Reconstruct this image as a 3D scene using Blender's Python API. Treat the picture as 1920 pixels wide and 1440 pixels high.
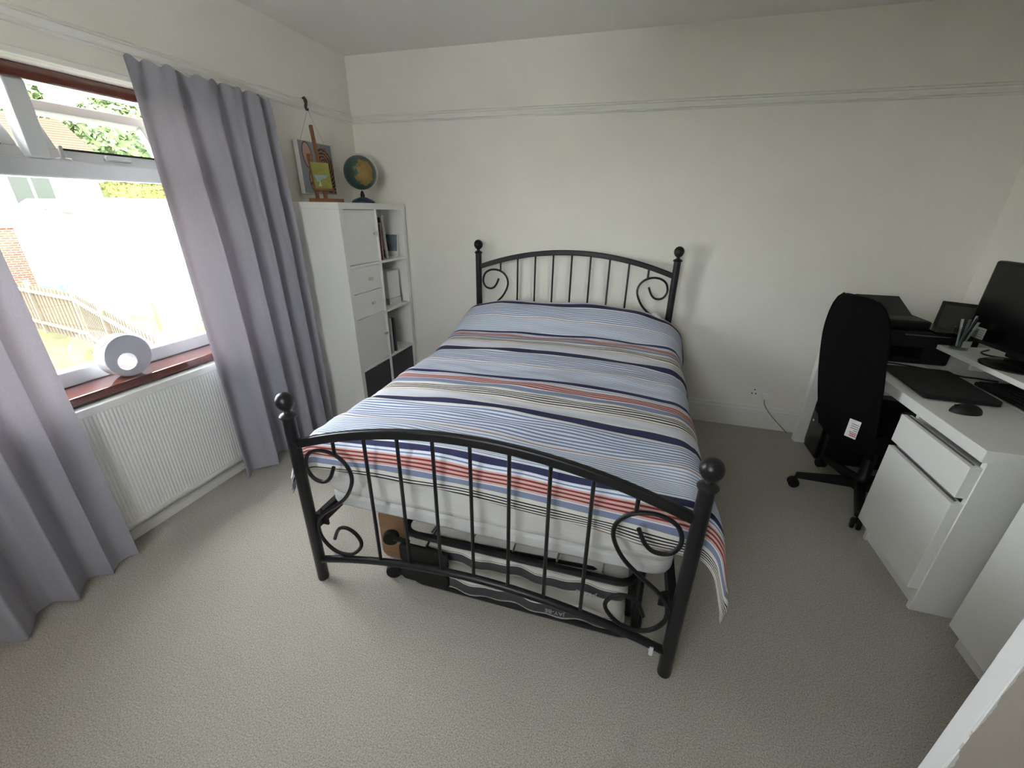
import bpy, bmesh, math, random
from mathutils import Vector, Matrix, noise
random.seed(7)
PI = math.pi
for o in list(bpy.data.objects): bpy.data.objects.remove(o)
S = bpy.context.scene
COL = S.collection

# ------------------------------------------------------------------ camera
cam = bpy.data.cameras.new('camera'); CAM = bpy.data.objects.new('camera', cam); COL.objects.link(CAM)
CAM.location = (2.1198, -3.0613, 1.4443); CAM.rotation_euler = (1.1706, -0.0125, 0.2834)
cam.sensor_width = 36; cam.lens = 774.53 / 1920 * 36; cam.clip_start = 0.02; cam.clip_end = 300
S.camera = CAM
# ------------------------------------------------------------------ sky, sun, exposure
W = bpy.data.worlds.new('sky'); S.world = W; W.use_nodes = True
nt = W.node_tree; bgn = nt.nodes['Background']
sky = nt.nodes.new('ShaderNodeTexSky'); sky.sky_type = 'NISHITA'; sky.sun_disc = False
sky.sun_elevation = math.radians(48); sky.sun_rotation = math.radians(115); sky.dust_density = 2.5; sky.ozone_density = 1.0
hz = nt.nodes.new('ShaderNodeMixRGB'); hz.inputs[0].default_value = 0.7
hz.inputs[2].default_value = (7.2, 6.95, 6.75, 1)          # thin bright haze over the whole sky
nt.links.new(sky.outputs[0], hz.inputs[1]); nt.links.new(hz.outputs[0], bgn.inputs['Color'])
bgn.inputs['Strength'].default_value = 1.35
sun = bpy.data.lights.new('sun', 'SUN'); sun.energy = 2.5; sun.angle = math.radians(0.6); sun.color = (1, 0.95, 0.85)
SUN = bpy.data.objects.new('sun', sun); COL.objects.link(SUN)
SUN.rotation_euler = Vector((0.72, 0.02, 0.70)).to_track_quat('Z', 'Y').to_euler()
vs = S.view_settings; vs.view_transform = 'Standard'; vs.look = 'None'; vs.exposure = 1.66; vs.gamma = 1.0; vs.use_curve_mapping = False

# ------------------------------------------------------------------ materials
def c(h):
    v = [int(h[i:i+2], 16)/255 for i in (0, 2, 4)]
    return tuple([x/12.92 if x <= .04045 else ((x+.055)/1.055)**2.4 for x in v] + [1])
MATS = {}
def mat(name, col, rough=.5, metal=0, var=0, vscale=8, bump=0, bscale=200, stretch=(1,1,1), coat=0, spec=.5, trans=0):
    if name in MATS: return MATS[name]
    m = bpy.data.materials.new(name); m.use_nodes = True; MATS[name] = m
    t = m.node_tree; b = t.nodes['Principled BSDF']
    col = c(col) if isinstance(col, str) else tuple(col) + (1,)
    b.inputs['Base Color'].default_value = col; b.inputs['Roughness'].default_value = rough; b.inputs['Metallic'].default_value = metal
    b.inputs['Coat Weight'].default_value = coat; b.inputs['Specular IOR Level'].default_value = spec
    tc = t.nodes.new('ShaderNodeTexCoord'); mp = t.nodes.new('ShaderNodeMapping'); mp.inputs['Scale'].default_value = stretch
    t.links.new(tc.outputs['Object'], mp.inputs[0])
    if var:
        n = t.nodes.new('ShaderNodeTexNoise'); n.inputs['Scale'].default_value = vscale; n.inputs['Detail'].default_value = 4
        t.links.new(mp.outputs[0], n.inputs['Vector'])
        r = t.nodes.new('ShaderNodeValToRGB'); r.color_ramp.elements[0].position = .3; r.color_ramp.elements[1].position = .7
        r.color_ramp.elements[0].color = [max(0, x*(1-var)) for x in col[:3]] + [1]
        r.color_ramp.elements[1].color = [min(1, x*(1+var)) for x in col[:3]] + [1]
        t.links.new(n.outputs['Fac'], r.inputs[0]); t.links.new(r.outputs[0], b.inputs['Base Color'])
    if bump:
        n2 = t.nodes.new('ShaderNodeTexNoise'); n2.inputs['Scale'].default_value = bscale; n2.inputs['Detail'].default_value = 3
        t.links.new(mp.outputs[0], n2.inputs['Vector'])
        bp = t.nodes.new('ShaderNodeBump'); bp.inputs['Strength'].default_value = bump; bp.inputs['Distance'].default_value = .01
        t.links.new(n2.outputs['Fac'], bp.inputs['Height']); t.links.new(bp.outputs[0], b.inputs['Normal'])
    return m
def glass(name, tint=(.96,.99,.98), refl=.08):
    m = bpy.data.materials.new(name); m.use_nodes = True; t = m.node_tree
    for n in list(t.nodes): t.nodes.remove(n)
    o = t.nodes.new('ShaderNodeOutputMaterial'); tr = t.nodes.new('ShaderNodeBsdfTransparent'); tr.inputs[0].default_value = tint + (1,)
    g = t.nodes.new('ShaderNodeBsdfGlossy'); g.inputs['Roughness'].default_value = .02
    lf = t.nodes.new('ShaderNodeLayerWeight'); lf.inputs['Blend'].default_value = .5
    pw = t.nodes.new('ShaderNodeMath'); pw.operation = 'POWER'; pw.inputs[1].default_value = 5; t.links.new(lf.outputs['Facing'], pw.inputs[0])
    lw = t.nodes.new('ShaderNodeMath'); lw.operation = 'MULTIPLY_ADD'; lw.inputs[1].default_value = .9; lw.inputs[2].default_value = .04; t.links.new(pw.outputs[0], lw.inputs[0])
    mx = t.nodes.new('ShaderNodeMixShader')
    t.links.new(lw.outputs[0], mx.inputs[0]); t.links.new(tr.outputs[0], mx.inputs[1]); t.links.new(g.outputs[0], mx.inputs[2]); t.links.new(mx.outputs[0], o.inputs[0])
    return m

M_wall = mat('wall_paint', (.87,.84,.78), .85, var=.02, vscale=3, bump=.12, bscale=90)
M_ceil = mat('ceiling_paint', (.88,.865,.82), .9, bump=.15, bscale=60)
M_trim = mat('trim_gloss', (.86,.85,.81), .35)
M_white = mat('white_laminate', (.86,.855,.83), .4)
M_upvc = mat('white_upvc', (.55,.56,.57), .3)
M_mahog = mat('mahogany', '5a2a22', .12, var=.25, vscale=14, stretch=(6,1,6), coat=1)
M_black = mat('black_metal', (.009,.009,.011), .36, bump=.03, bscale=300, spec=.4)
M_bplast = mat('black_plastic', (.006,.006,.0065), .5, spec=.3)
M_bgloss = mat('black_gloss', (.004,.004,.0045), .22, spec=.35)
M_bfabric = mat('black_fabric', (.0045,.0045,.005), .95, bump=.3, bscale=500, spec=.08)
M_chrome = mat('brushed_steel', (.62,.61,.60), .32, 1)
M_silver = mat('silver_ceramic', (.60,.59,.63), .34, .75, var=.05, vscale=6)
M_gfab = mat('charcoal_fabric', (.075,.07,.085), .95, bump=.2, bscale=400)
M_wood = mat('easel_wood', '7d5136', .55, var=.25, vscale=10, stretch=(8,8,1))
M_board = mat('plywood', '8a6a4a', .6, var=.2, vscale=6, stretch=(1,1,9))
M_paper = mat('paper', (.78,.77,.74), .8)
M_glass = glass('window_glass')
M_cup = glass('cup_glass', (.86,.9,.88))

# ------------------------------------------------------------------ mesh helpers
class MB:
    def __init__(s): s.v = []; s.f = []; s.uv = None
    def add(s, vs, fs):
        n = len(s.v); s.v += [Vector(p) for p in vs]; s.f += [tuple(i+n for i in f) for f in fs]; return s
    def box(s, x0, x1, y0, y1, z0, z1, M=None):
        p = [(x0,y0,z0),(x1,y0,z0),(x1,y1,z0),(x0,y1,z0),(x0,y0,z1),(x1,y0,z1),(x1,y1,z1),(x0,y1,z1)]
        if M is not None: p = [M @ Vector(q) for q in p]
        return s.add(p, [(3,2,1,0),(4,5,6,7),(0,1,5,4),(1,2,6,5),(2,3,7,6),(3,0,4,7)])
    def tube(s, path, r, n=8, closed=False, caps=True, flat=None):
        path = [Vector(p) for p in path]; k = len(path); rs = r if isinstance(r, (list, tuple)) else [r]*k
        tg = []
        for i in range(k):
            a = path[(i-1) % k] if (closed or i) else path[0]; b = path[(i+1) % k] if (closed or i < k-1) else path[-1]
            tg.append((b-a).normalized())
        up = Vector((0,0,1)) if abs(tg[0].z) < .9 else Vector((0,1,0))
        nx = tg[0].cross(up).normalized(); vs = []
        for i in range(k):
            nx = (nx - tg[i]*nx.dot(tg[i])).normalized(); ny = tg[i].cross(nx)
            for j in range(n):
                a = 2*PI*j/n; vs.append(path[i] + nx*math.cos(a)*rs[i] + ny*math.sin(a)*rs[i]*(flat or 1))
        fs = []
        for i in range(k if closed else k-1):
            i2 = (i+1) % k
            for j in range(n):
                fs.append((i*n+j, i*n+(j+1) % n, i2*n+(j+1) % n, i2*n+j))
        if caps and not closed:
            fs.append(tuple(reversed(range(n)))); fs.append(tuple((k-1)*n+j for j in range(n)))
        return s.add(vs, fs)
    def lathe(s, prof, cx, cy, n=20, cz=0, M=None):
        vs = []; fs = []
        for r, z in prof:
            for j in range(n):
                a = 2*PI*j/n; vs.append(Vector((cx + r*math.cos(a), cy + r*math.sin(a), cz + z)))
        for i in range(len(prof)-1):
            for j in range(n):
                fs.append((i*n+j, i*n+(j+1) % n, (i+1)*n+(j+1) % n, (i+1)*n+j))
        fs.append(tuple(reversed(range(n)))); fs.append(tuple((len(prof)-1)*n+j for j in range(n)))
        if M is not None: vs = [M @ v for v in vs]
        return s.add(vs, fs)
    def sphere(s, ctr, r, nu=20, nv=12, sc=(1,1,1)):
        prof = [(max(1e-4, r*math.sin(PI*i/nv)), -r*math.cos(PI*i/nv)) for i in range(nv+1)]
        M = Matrix.Translation(ctr) @ Matrix.Diagonal(Vector(sc)).to_4x4()
        return s.lathe(prof, 0, 0, nu, M=M)
    def prism(s, pts, ax, a0, a1):
        # polygon in the two other axes, extruded along ax between a0 and a1
        n = len(pts)
        def P(u, v, w): return {'x': (w,u,v), 'y': (u,w,v), 'z': (u,v,w)}[ax]
        vs = [P(u,v,a0) for u, v in pts] + [P(u,v,a1) for u, v in pts]
        fs = [tuple(range(n)), tuple(reversed(range(n, 2*n)))] + [(i, n+i, n+(i+1) % n, (i+1) % n) for i in range(n)]
        return s.add(vs, fs)
    def grid(s, fn, nu, nv, uvf=None, flip=False):
        vs = [fn(i/nu, j/nv) for j in range(nv+1) for i in range(nu+1)]; fs = []
        for j in range(nv):
            for i in range(nu):
                q = (j*(nu+1)+i, j*(nu+1)+i+1, (j+1)*(nu+1)+i+1, (j+1)*(nu+1)+i)
                fs.append(q[::-1] if flip else q)
        if uvf: s.uv = [uvf(i/nu, j/nv) for j in range(nv+1) for i in range(nu+1)]
        return s.add(vs, fs)
    def build(s, name, m, parent=None, smooth=False, bevel=0, off=None, seg=2, sub=0, fixn=True, angle=None):
        off = Vector(off) if off is not None else (OFF[parent] if parent is not None else None)
        if off is None:
            lo = [min(v[i] for v in s.v) for i in range(3)]; hi = [max(v[i] for v in s.v) for i in range(3)]
            off = Vector(((lo[0]+hi[0])/2, (lo[1]+hi[1])/2, lo[2])); loc = off
        else: loc = Vector((0,0,0)) if parent is not None else off
        me = bpy.data.meshes.new(name); me.from_pydata([tuple(v-off) for v in s.v], [], s.f)
        if s.uv:
            ul = me.uv_layers.new(name='UVMap')
            for l in me.loops: ul.data[l.index].uv = s.uv[l.vertex_index]
        if fixn:
            bm = bmesh.new(); bm.from_mesh(me); bmesh.ops.recalc_face_normals(bm, faces=bm.faces); bm.to_mesh(me); bm.free()
        if smooth:
            me.polygons.foreach_set('use_smooth', [True]*len(me.polygons))
            if angle is not False:
                try: me.set_sharp_from_angle(angle=math.radians(angle or 40))
                except Exception: pass
        me.materials.append(m)
        o = bpy.data.objects.new(name, me); COL.objects.link(o); o.location = loc
        if parent is not None: o.parent = parent
        OFF[o] = off
        if bevel:
            b = o.modifiers.new('bevel', 'BEVEL'); b.width = bevel; b.segments = seg; b.limit_method = 'ANGLE'; b.angle_limit = math.radians(40)
        if sub:
            b = o.modifiers.new('sub', 'SUBSURF'); b.levels = sub; b.render_levels = sub
        return o
OFF = {}
def thing(name, loc, label=None, cat=None, group=None, kind=None):
    o = bpy.data.objects.new(name, None); COL.objects.link(o); o.location = loc; o.empty_display_size = .1
    OFF[o] = Vector(loc); tag(o, label, cat, group, kind); return o
def tag(o, label=None, cat=None, group=None, kind=None):
    if label: o['label'] = label
    if cat: o['category'] = cat
    if group: o['group'] = group
    if kind: o['kind'] = kind
    return o
def inst(name, src, parent, loc, rot=(0,0,0), sc=(1,1,1)):
    o = bpy.data.objects.new(name, src); COL.objects.link(o); o.parent = parent
    o.location = Vector(loc) - OFF[parent]; o.rotation_euler = rot; o.scale = sc; OFF[o] = OFF[parent]; return o
def bx(name, m, a, parent=None, bevel=.002, M=None):
    return MB().box(*a, M=M).build(name, m, parent, bevel=bevel)
def meshof(o):
    me = o.data; bpy.data.objects.remove(o); return me
def Rz(a, x=0, y=0, z=0): return Matrix.Translation((x,y,z)) @ Matrix.Rotation(a, 4, 'Z') @ Matrix.Translation((-x,-y,-z))

# ------------------------------------------------------------------ room
RX, RY0, RZ = 3.985, -3.75, 2.41                     # right wall, wall behind the camera, ceiling
WY0, WY1, WZ0, WZ1 = -2.56, -1.24, 0.72, 1.905       # window opening
TH = .26
def st(o, label=None): o['kind'] = 'structure'; return o
# carpet
mc = bpy.data.materials.new('carpet'); mc.use_nodes = True; t = mc.node_tree; b = t.nodes['Principled BSDF']; b.inputs['Roughness'].default_value = 1; b.inputs['Specular IOR Level'].default_value = .05
tc = t.nodes.new('ShaderNodeTexCoord'); n1 = t.nodes.new('ShaderNodeTexNoise'); n1.inputs['Scale'].default_value = 230; n1.inputs['Detail'].default_value = 5; n1.inputs['Roughness'].default_value = .7
n2 = t.nodes.new('ShaderNodeTexNoise'); n2.inputs['Scale'].default_value = 2.2; n2.inputs['Detail'].default_value = 3
r1 = t.nodes.new('ShaderNodeValToRGB'); r1.color_ramp.elements[0].position = .34; r1.color_ramp.elements[1].position = .66
r1.color_ramp.elements[0].color = (.31,.275,.23,1); r1.color_ramp.elements[1].color = (.74,.70,.64,1)
r2 = t.nodes.new('ShaderNodeValToRGB'); r2.color_ramp.elements[0].color = (.92,.92,.92,1); r2.color_ramp.elements[1].color = (1.06,1.06,1.06,1)
mx = t.nodes.new('ShaderNodeMixRGB'); mx.blend_type = 'MULTIPLY'; mx.inputs[0].default_value = 1
bp = t.nodes.new('ShaderNodeBump'); bp.inputs['Strength'].default_value = .7; bp.inputs['Distance'].default_value = .008
for a in (n1, n2): t.links.new(tc.outputs['Object'], a.inputs['Vector'])
t.links.new(n1.outputs['Fac'], r1.inputs[0]); t.links.new(n2.outputs['Fac'], r2.inputs[0]); t.links.new(r1.outputs[0], mx.inputs[1]); t.links.new(r2.outputs[0], mx.inputs[2])
t.links.new(mx.outputs[0], b.inputs['Base Color']); t.links.new(n1.outputs['Fac'], bp.inputs['Height']); t.links.new(bp.outputs[0], b.inputs['Normal'])
st(MB().box(-TH, RX+.2, RY0-.2, .2, -.2, 0).build('floor', mc))
st(MB().box(-TH, RX+.2, RY0-.2, .2, RZ, RZ+.2).build('ceiling', M_ceil))
st(MB().box(-TH, RX+.2, 0, .2, 0, RZ).build('wall_back', M_wall))
st(MB().box(RX, RX+.2, RY0, 0, 0, RZ).build('wall_right', M_wall))
F2 = (1.15, 1.87, 1.20, 2.08)                            # second window, in the wall behind the camera
w = MB(); w.box(-TH, F2[0], RY0-.2, RY0, 0, RZ).box(F2[1], RX+.2, RY0-.2, RY0, 0, RZ).box(F2[0], F2[1], RY0-.2, RY0, 0, F2[2]).box(F2[0], F2[1], RY0-.2, RY0, F2[3], RZ)
st(w.build('wall_front', M_wall))
W2 = thing('window_2', ((F2[0]+F2[1])/2, RY0-.1, F2[2]), kind='structure')
g = MB(); g.box(F2[0], F2[1], RY0-.13, RY0-.07, F2[2], F2[2]+.06).box(F2[0], F2[1], RY0-.13, RY0-.07, F2[3]-.06, F2[3]).box(F2[0], F2[0]+.06, RY0-.13, RY0-.07, F2[2]+.06, F2[3]-.06).box(F2[1]-.06, F2[1], RY0-.13, RY0-.07, F2[2]+.06, F2[3]-.06)
g.build('window_frame', M_upvc, W2, bevel=.005)
bx('mullion', M_upvc, (1.48, 1.54, RY0-.13, RY0-.07, F2[2]+.06, F2[3]-.06), W2, .005)
bx('window_sill', M_mahog, (F2[0], F2[1], RY0-.07, RY0+.06, F2[2]-.035, F2[2]), W2, .005)
for a, b_ in ((F2[0]+.06, 1.48), (1.54, F2[1]-.06)): MB().box(a, b_, RY0-.102, RY0-.098, F2[2]+.06, F2[3]-.06).build('glass_pane', M_glass, W2)
w = MB(); w.box(-TH, 0, RY0, WY0, 0, RZ).box(-TH, 0, WY1, 0, 0, RZ).box(-TH, 0, WY0, WY1, 0, WZ0).box(-TH, 0, WY0, WY1, WZ1, RZ)
st(w.build('wall_left', M_wall))
# skirting boards: moulded profile
def skirting(name, ax, a0, a1, base, sgn, skip=()):
    prof = [(0,0),(.018,0),(.018,.118),(.014,.126),(.016,.134),(.010,.150),(.011,.160),(.004,.172),(0,.172)]
    pts = [(base + sgn*u, v) for u, v in prof]
    return st(MB().prism(pts, ax, a0, a1).build(name, M_trim, bevel=.0015))
skirting('baseboard_back', 'x', 0, RX, 0, -1)
skirting('baseboard_right', 'y', RY0, 0, RX, -1)
prof = [(0,0),(.030,0),(.030,.040),(.022,.048),(.016,.05),(.016,.150),(.008,.168),(0,.168)]
st(MB().prism(prof, 'y', RY0, 0).build('baseboard_left', M_trim, bevel=.002))
# picture rail
def rail(name, ax, a0, a1, base, sgn):
    prof = [(0,2.002),(.014,2.002),(.020,2.007),(.012,2.014),(.016,2.020),(.026,2.028),(.030,2.036),(.016,2.044),(.020,2.050),(.010,2.058),(0,2.058)]
    return st(MB().prism([(base+sgn*u, v) for u, v in prof], ax, a0, a1).build(name, M_trim))
rail('trim_1', 'x', 0, RX, 0, -1); rail('trim_2', 'y', RY0, 0, 0, 1); rail('trim_3', 'y', RY0, 0, RX, -1)

# ------------------------------------------------------------------ window
WIN = thing('window_1', (-.1, (WY0+WY1)/2, WZ0), kind='structure')
fx0, fx1 = -.15, -.09
bx('window_sill', M_mahog, (-.14, .055, WY0+.0, WY1-.0, .698, .735), WIN, .006)
sub = MB(); sub.box(-.16, -.075, WY0, WY1, 1.855, WZ1).box(-.16, -.075, WY0, WY0+.03, .735, 1.855).box(-.16, -.075, WY1-.03, WY1, .735, 1.855)
sub.build('hardwood_surround', M_mahog, WIN, bevel=.006)
y0, y1 = WY0+.03, WY1-.03; zt0, zt1 = 1.535, 1.600; my0, my1 = -1.885, -1.820
bx('window_frame', M_upvc, (fx0, fx1, y0, y1, .735, .800), WIN, .006)
bx('window_frame', M_upvc, (fx0, fx1, y0, y0+.06, .80, 1.855), WIN, .006)
bx('window_frame', M_upvc, (fx0, fx1, y1-.06, y1, .80, 1.855), WIN, .006)
bx('transom', M_upvc, (fx0, fx1, y0+.06, y1-.06, zt0, zt1), WIN, .006)
bx('mullion', M_upvc, (fx0, fx1, my0, my1, zt1, 1.856), WIN, .006)
MB().box(-.122, -.118, y0+.05, y1-.05, .79, zt0+.01).build('glass_pane', M_glass, WIN)
def vent(ya, yb):
    # hopper vent tilted outwards at the top
    M = Matrix.Translation((-.125,0,1.602)) @ Matrix.Rotation(math.radians(-27), 4, 'Y') @ Matrix.Translation((.125,0,-1.602))
    g = MB()
    z0, z1 = 1.595, 1.842
    g.box(-.155, -.115, ya, yb, z0, z0+.045, M).box(-.155, -.115, ya, yb, z1-.045, z1, M).box(-.155, -.115, ya, ya+.045, z0+.045, z1-.045, M).box(-.155, -.115, yb-.045, yb, z0+.045, z1-.045, M)
    o = g.build('vent_sash', M_upvc, WIN, bevel=.004)
    MB().box(-.137, -.133, ya+.04, yb-.04, z0+.04, z1-.04, M).build('glass_pane', M_glass, o)
    gk = MB().box(-.154, -.112, ya+.047, yb-.047, z0+.043, z0+.050, M); gk.build('gasket', M_bplast, o)
    h = MB().box(-.115, -.098, (ya+yb)/2-.05, (ya+yb)/2+.05, z0+.012, z0+.03, M); h.build('handle', M_upvc, o, bevel=.004)
    st_ = MB().tube([(-.10, ya+.05, 1.605), (-.20, ya+.07, 1.615)], .005, 6); st_.build('stay', M_chrome, WIN)
vent(my1+.004, y1-.064); vent(y0+.064, my0-.004)
pg = MB().box(-.085, -.072, -1.80, -1.788, 1.602, 1.65); pg.box(-.09, -.06, -1.815, -1.775, 1.600, 1.606); pg.build('stay_peg', M_chrome, WIN, bevel=.002)
# curtain track under the picture rail
tr = thing('curtain_track', (.02, -1.86, 1.905), 'white plastic curtain track fixed above the window behind the grey curtains', 'curtain track')
bx('track', M_trim, (.001, .028, -2.95, -.86, 1.905, 1.928), tr, .003)
bx('end_stop', M_trim, (.0, .034, -.86, -.845, 1.900, 1.932), tr, .003)

# curtains ---------------------------------------------------------
mcur = bpy.data.materials.new('curtain_cloth'); mcur.use_nodes = True; t = mcur.node_tree
for n in list(t.nodes): t.nodes.remove(n)
o_ = t.nodes.new('ShaderNodeOutputMaterial'); d = t.nodes.new('ShaderNodeBsdfDiffuse'); tl = t.nodes.new('ShaderNodeBsdfTranslucent'); mx = t.nodes.new('ShaderNodeMixShader'); mx.inputs[0].default_value = .06
tc = t.nodes.new('ShaderNodeTexCoord'); mp = t.nodes.new('ShaderNodeMapping'); mp.inputs['Scale'].default_value = (500,500,120); n = t.nodes.new('ShaderNodeTexNoise'); n.inputs['Scale'].default_value = 1; n.inputs['Detail'].default_value = 2
r = t.nodes.new('ShaderNodeValToRGB'); r.color_ramp.elements[0].color = (.31,.305,.35,1); r.color_ramp.elements[1].color = (.42,.415,.465,1)
bp = t.nodes.new('ShaderNodeBump'); bp.inputs['Strength'].default_value = .15; bp.inputs['Distance'].default_value = .003
t.links.new(tc.outputs['Object'], mp.inputs[0]); t.links.new(mp.outputs[0], n.inputs['Vector']); t.links.new(n.outputs['Fac'], r.inputs[0]); t.links.new(r.outputs[0], d.inputs[0])
tl.inputs[0].default_value = (.52,.43,.47,1)
t.links.new(n.outputs['Fac'], bp.inputs['Height']); t.links.new(bp.outputs[0], d.inputs['Normal'])
t.links.new(d.outputs[0], mx.inputs[1]); t.links.new(tl.outputs[0], mx.inputs[2]); t.links.new(mx.outputs[0], o_.inputs[0])
def curtain(ya, yb, folds, seed, label, edge_flat):
    rnd = random.Random(seed); ph = [rnd.uniform(0, 6.28) for _ in range(4)]
    def fn(u, v):
        z = .018 + v*(1.972 - .018); y = ya + u*(yb-ya)
        A = (.016 + .037*min(1, (1.98-z)/.75)**.8)*(.6+.6*abs(math.sin(u*4.3+ph[1])))
        q = u*folds*2*PI + 1.9*math.sin(u*5.1+ph[0]) + .25*math.sin(z*1.6+ph[1]+u*3)
        wv = math.sin(q) + .28*math.sin(2*q+ph[2])
        if edge_flat: wv *= min(1, .25 + max(0, u-.05)*5) if edge_flat > 0 else min(1, .25 + max(0, .95-u)*5)
        top = max(0, 1 - (1.98-z)/.09)
        pl = math.sin(u*folds*4*PI+ph[3])*.008*top
        x = .125 + (1.98-z)*.012 + A*wv + pl
        if z < .74: x += 0
        x = max(x, .075 if z < .78 else .042)
        x = max(x, .105) if z < .72 else x
        y += .012*math.cos(q)*min(1, (1.98-z)/.5) + (u-.5)*.0
        zz = z - (.012*math.sin(q*1.0) + .006*math.sin(3*u*PI+ph[1]))*(1-v)*.0 + top*.010*math.sin(u*folds*4*PI)
        return (x, y, zz)
    r_ = thing('curtain', (.12, (ya+yb)/2, 0), label, 'curtain', 'grey bedroom curtains')
    MB().grid(fn, 150, 60).build('cloth', mcur, r_, smooth=True, angle=False, fixn=False)
    def hem(u, v):
        p = Vector(fn(u, .93 + .07*v)); return (p.x+.004, p.y, p.z+.002)
    MB().grid(hem, 150, 4).build('heading_tape', mcur, r_, smooth=True, angle=False, fixn=False)
    return r_
curtain(-1.60, -.905, 5, 3, 'grey curtain hanging beside the white bookcase, right of the window', 1)
curtain(-2.92, -2.19, 5, 8, 'grey curtain at the left edge of the photo, left of the window', -1)

# radiator ---------------------------------------------------------
M_rad = mat('radiator_enamel', (.78,.78,.765), .42)
RAD = thing('radiator', (.07, -1.88, .095), 'white finely ribbed radiator under the window sill between the curtains', 'radiator')
ra, rb = -2.45, -1.36; pitch = .0145; npt = int((rb-ra)/pitch)*6
pts = [(ra + (rb-ra)*i/npt,   .078 + .0022*abs(math.sin(PI*(rb-ra)*i/npt/pitch))) for i in range(npt+1)]
g = MB(); vs = []; fs = []
for y, x in pts: vs += [(x, y, .125), (x, y, .655)]
for i in range(npt): fs.append((2*i, 2*i+2, 2*i+3, 2*i+1))
g.add(vs, fs); g.build('ribbed_panel', M_rad, RAD, fixn=False)
g = MB().box(.032, .082, ra, rb, .100, .127).box(.032, .082, ra, rb, .653, .688).box(.032, .076, ra, rb, .127, .653); g.build('panel_body', M_rad, RAD, bevel=.004)
for yy in (-2.3, -1.5): bx('wall_bracket', M_rad, (.001, .034, yy-.02, yy+.02, .2, .6), RAD)

# ring vase ---------------------------------------------------------
VA = thing('ring_vase', (-.01, -1.872, .735), 'round silver ring-shaped vase with off-centre hole on the window sill', 'vase')
N = 64; Ro, ri = .093, .036; oc = (-1.872, .735+.093); ic = (-1.885, .735+.070)
vs = []
for x in (-.045, .022):
    for (cy, cz), rr in ((oc, Ro), (ic, ri)):
        for i in range(N): vs.append((x, cy + rr*math.cos(2*PI*i/N), cz + rr*math.sin(2*PI*i/N)))
fs = []
for i in range(N):
    j = (i+1) % N
    fs += [(2*N+i, 2*N+j, 3*N+j, 3*N+i), (i, N+i, N+j, j), (i, j, 2*N+j, 2*N+i), (N+i, 3*N+i, 3*N+j, N+j)]
MB().add(vs, fs).build('body', M_silver, VA, smooth=True, bevel=.004, seg=3)
a0, a1 = math.radians(92), math.radians(142); n = 12; ins = []
for k in range(n+1):
    a = a0 + (a1-a0)*k/n; ww = .024*math.sin(PI*(.08+.84*k/n))**.5
    for x in (-.0115-ww, -.0115+ww): ins.append((x, oc[0]+(Ro+.0012)*math.cos(a), oc[1]+(Ro+.0012)*math.sin(a)))
MB().add(ins, [(2*k, 2*k+1, 2*k+3, 2*k+2) for k in range(n)]).build('mouth', M_bplast, VA)

# ------------------------------------------------------------------ bookcase
bw, bd, bh, gY = .77, .39, 1.47, .020
BX0, BX1 = .002, .385; BY1 = -gY; BY0 = -gY-bw
BC = thing('bookcase', (.19, (BY0+BY1)/2, 0), 'tall white cube bookcase with doors and drawers in the corner behind the bed', 'bookcase')
tk, sh = .038, .016
bx('side_panel', M_white, (BX0, BX1, BY0, BY0+tk, 0, bh-tk), BC)
bx('side_panel', M_white, (BX0, BX1, BY1-tk, BY1, 0, bh-tk), BC)
bx('top_panel', M_white, (BX0, BX1, BY0, BY1, bh-tk, bh), BC)
bx('bottom_panel', M_white, (BX0, BX1, BY0+tk, BY1-tk, 0, tk), BC)
cell = (bh-2*tk-3*sh)/4; yd = (BY0+BY1)/2
bx('divider', M_white, (BX0, BX1, yd-sh/2, yd+sh/2, tk, bh-tk), BC)
ZS = [tk + k*(cell+sh) for k in range(4)]
for k in range(3):
    z = ZS[k]+cell
    bx('shelf', M_white, (BX0, BX1, BY0+tk, yd-sh/2, z, z+sh), BC); bx('shelf', M_white, (BX0, BX1, yd+sh/2, BY1-tk, z, z+sh), BC)
bx('back_panel', M_white, (BX0, BX0+.004, BY0+tk, yd-sh/2, tk, bh-tk), BC, 0)
bx('back_panel', M_white, (BX0, BX0+.004, yd+sh/2, BY1-tk, tk, bh-tk), BC, 0)
ya, yb = BY0+tk+.003, yd-sh/2-.003
def door(z0, z1, hy, hz, nm):
    d_ = bx(nm, M_white, (BX1-.030, BX1-.010, ya, yb, z0, z1), BC, .002)
    h = MB().box(BX1-.012, BX1-.002, hy-.006, hy+.006, hz-.004, hz+.004).box(BX1-.004, BX1+.012, hy-.016, hy+.016, hz-.008, hz+.008); h.build('handle', M_chrome, d_, bevel=.003)
    bx('box_side', M_white, (BX0+.02, BX1-.031, ya+.004, yb-.004, z0+.002, z1-.012), d_, 0) if nm == 'drawer' else None
door(ZS[3]+.003, ZS[3]+cell-.003, yb-.025, ZS[3]+cell*.55, 'door')
door(ZS[1]+.003, ZS[1]+cell-.003, yb-.025, ZS[1]+cell*.56, 'door')
mid = ZS[2]+cell/2
door(mid+.002, ZS[2]+cell-.003, (ya+yb)/2+.03, mid+cell*.25, 'drawer'); door(ZS[2]+.003, mid-.002, (ya+yb)/2+.03, mid-cell*.25, 'drawer')
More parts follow.
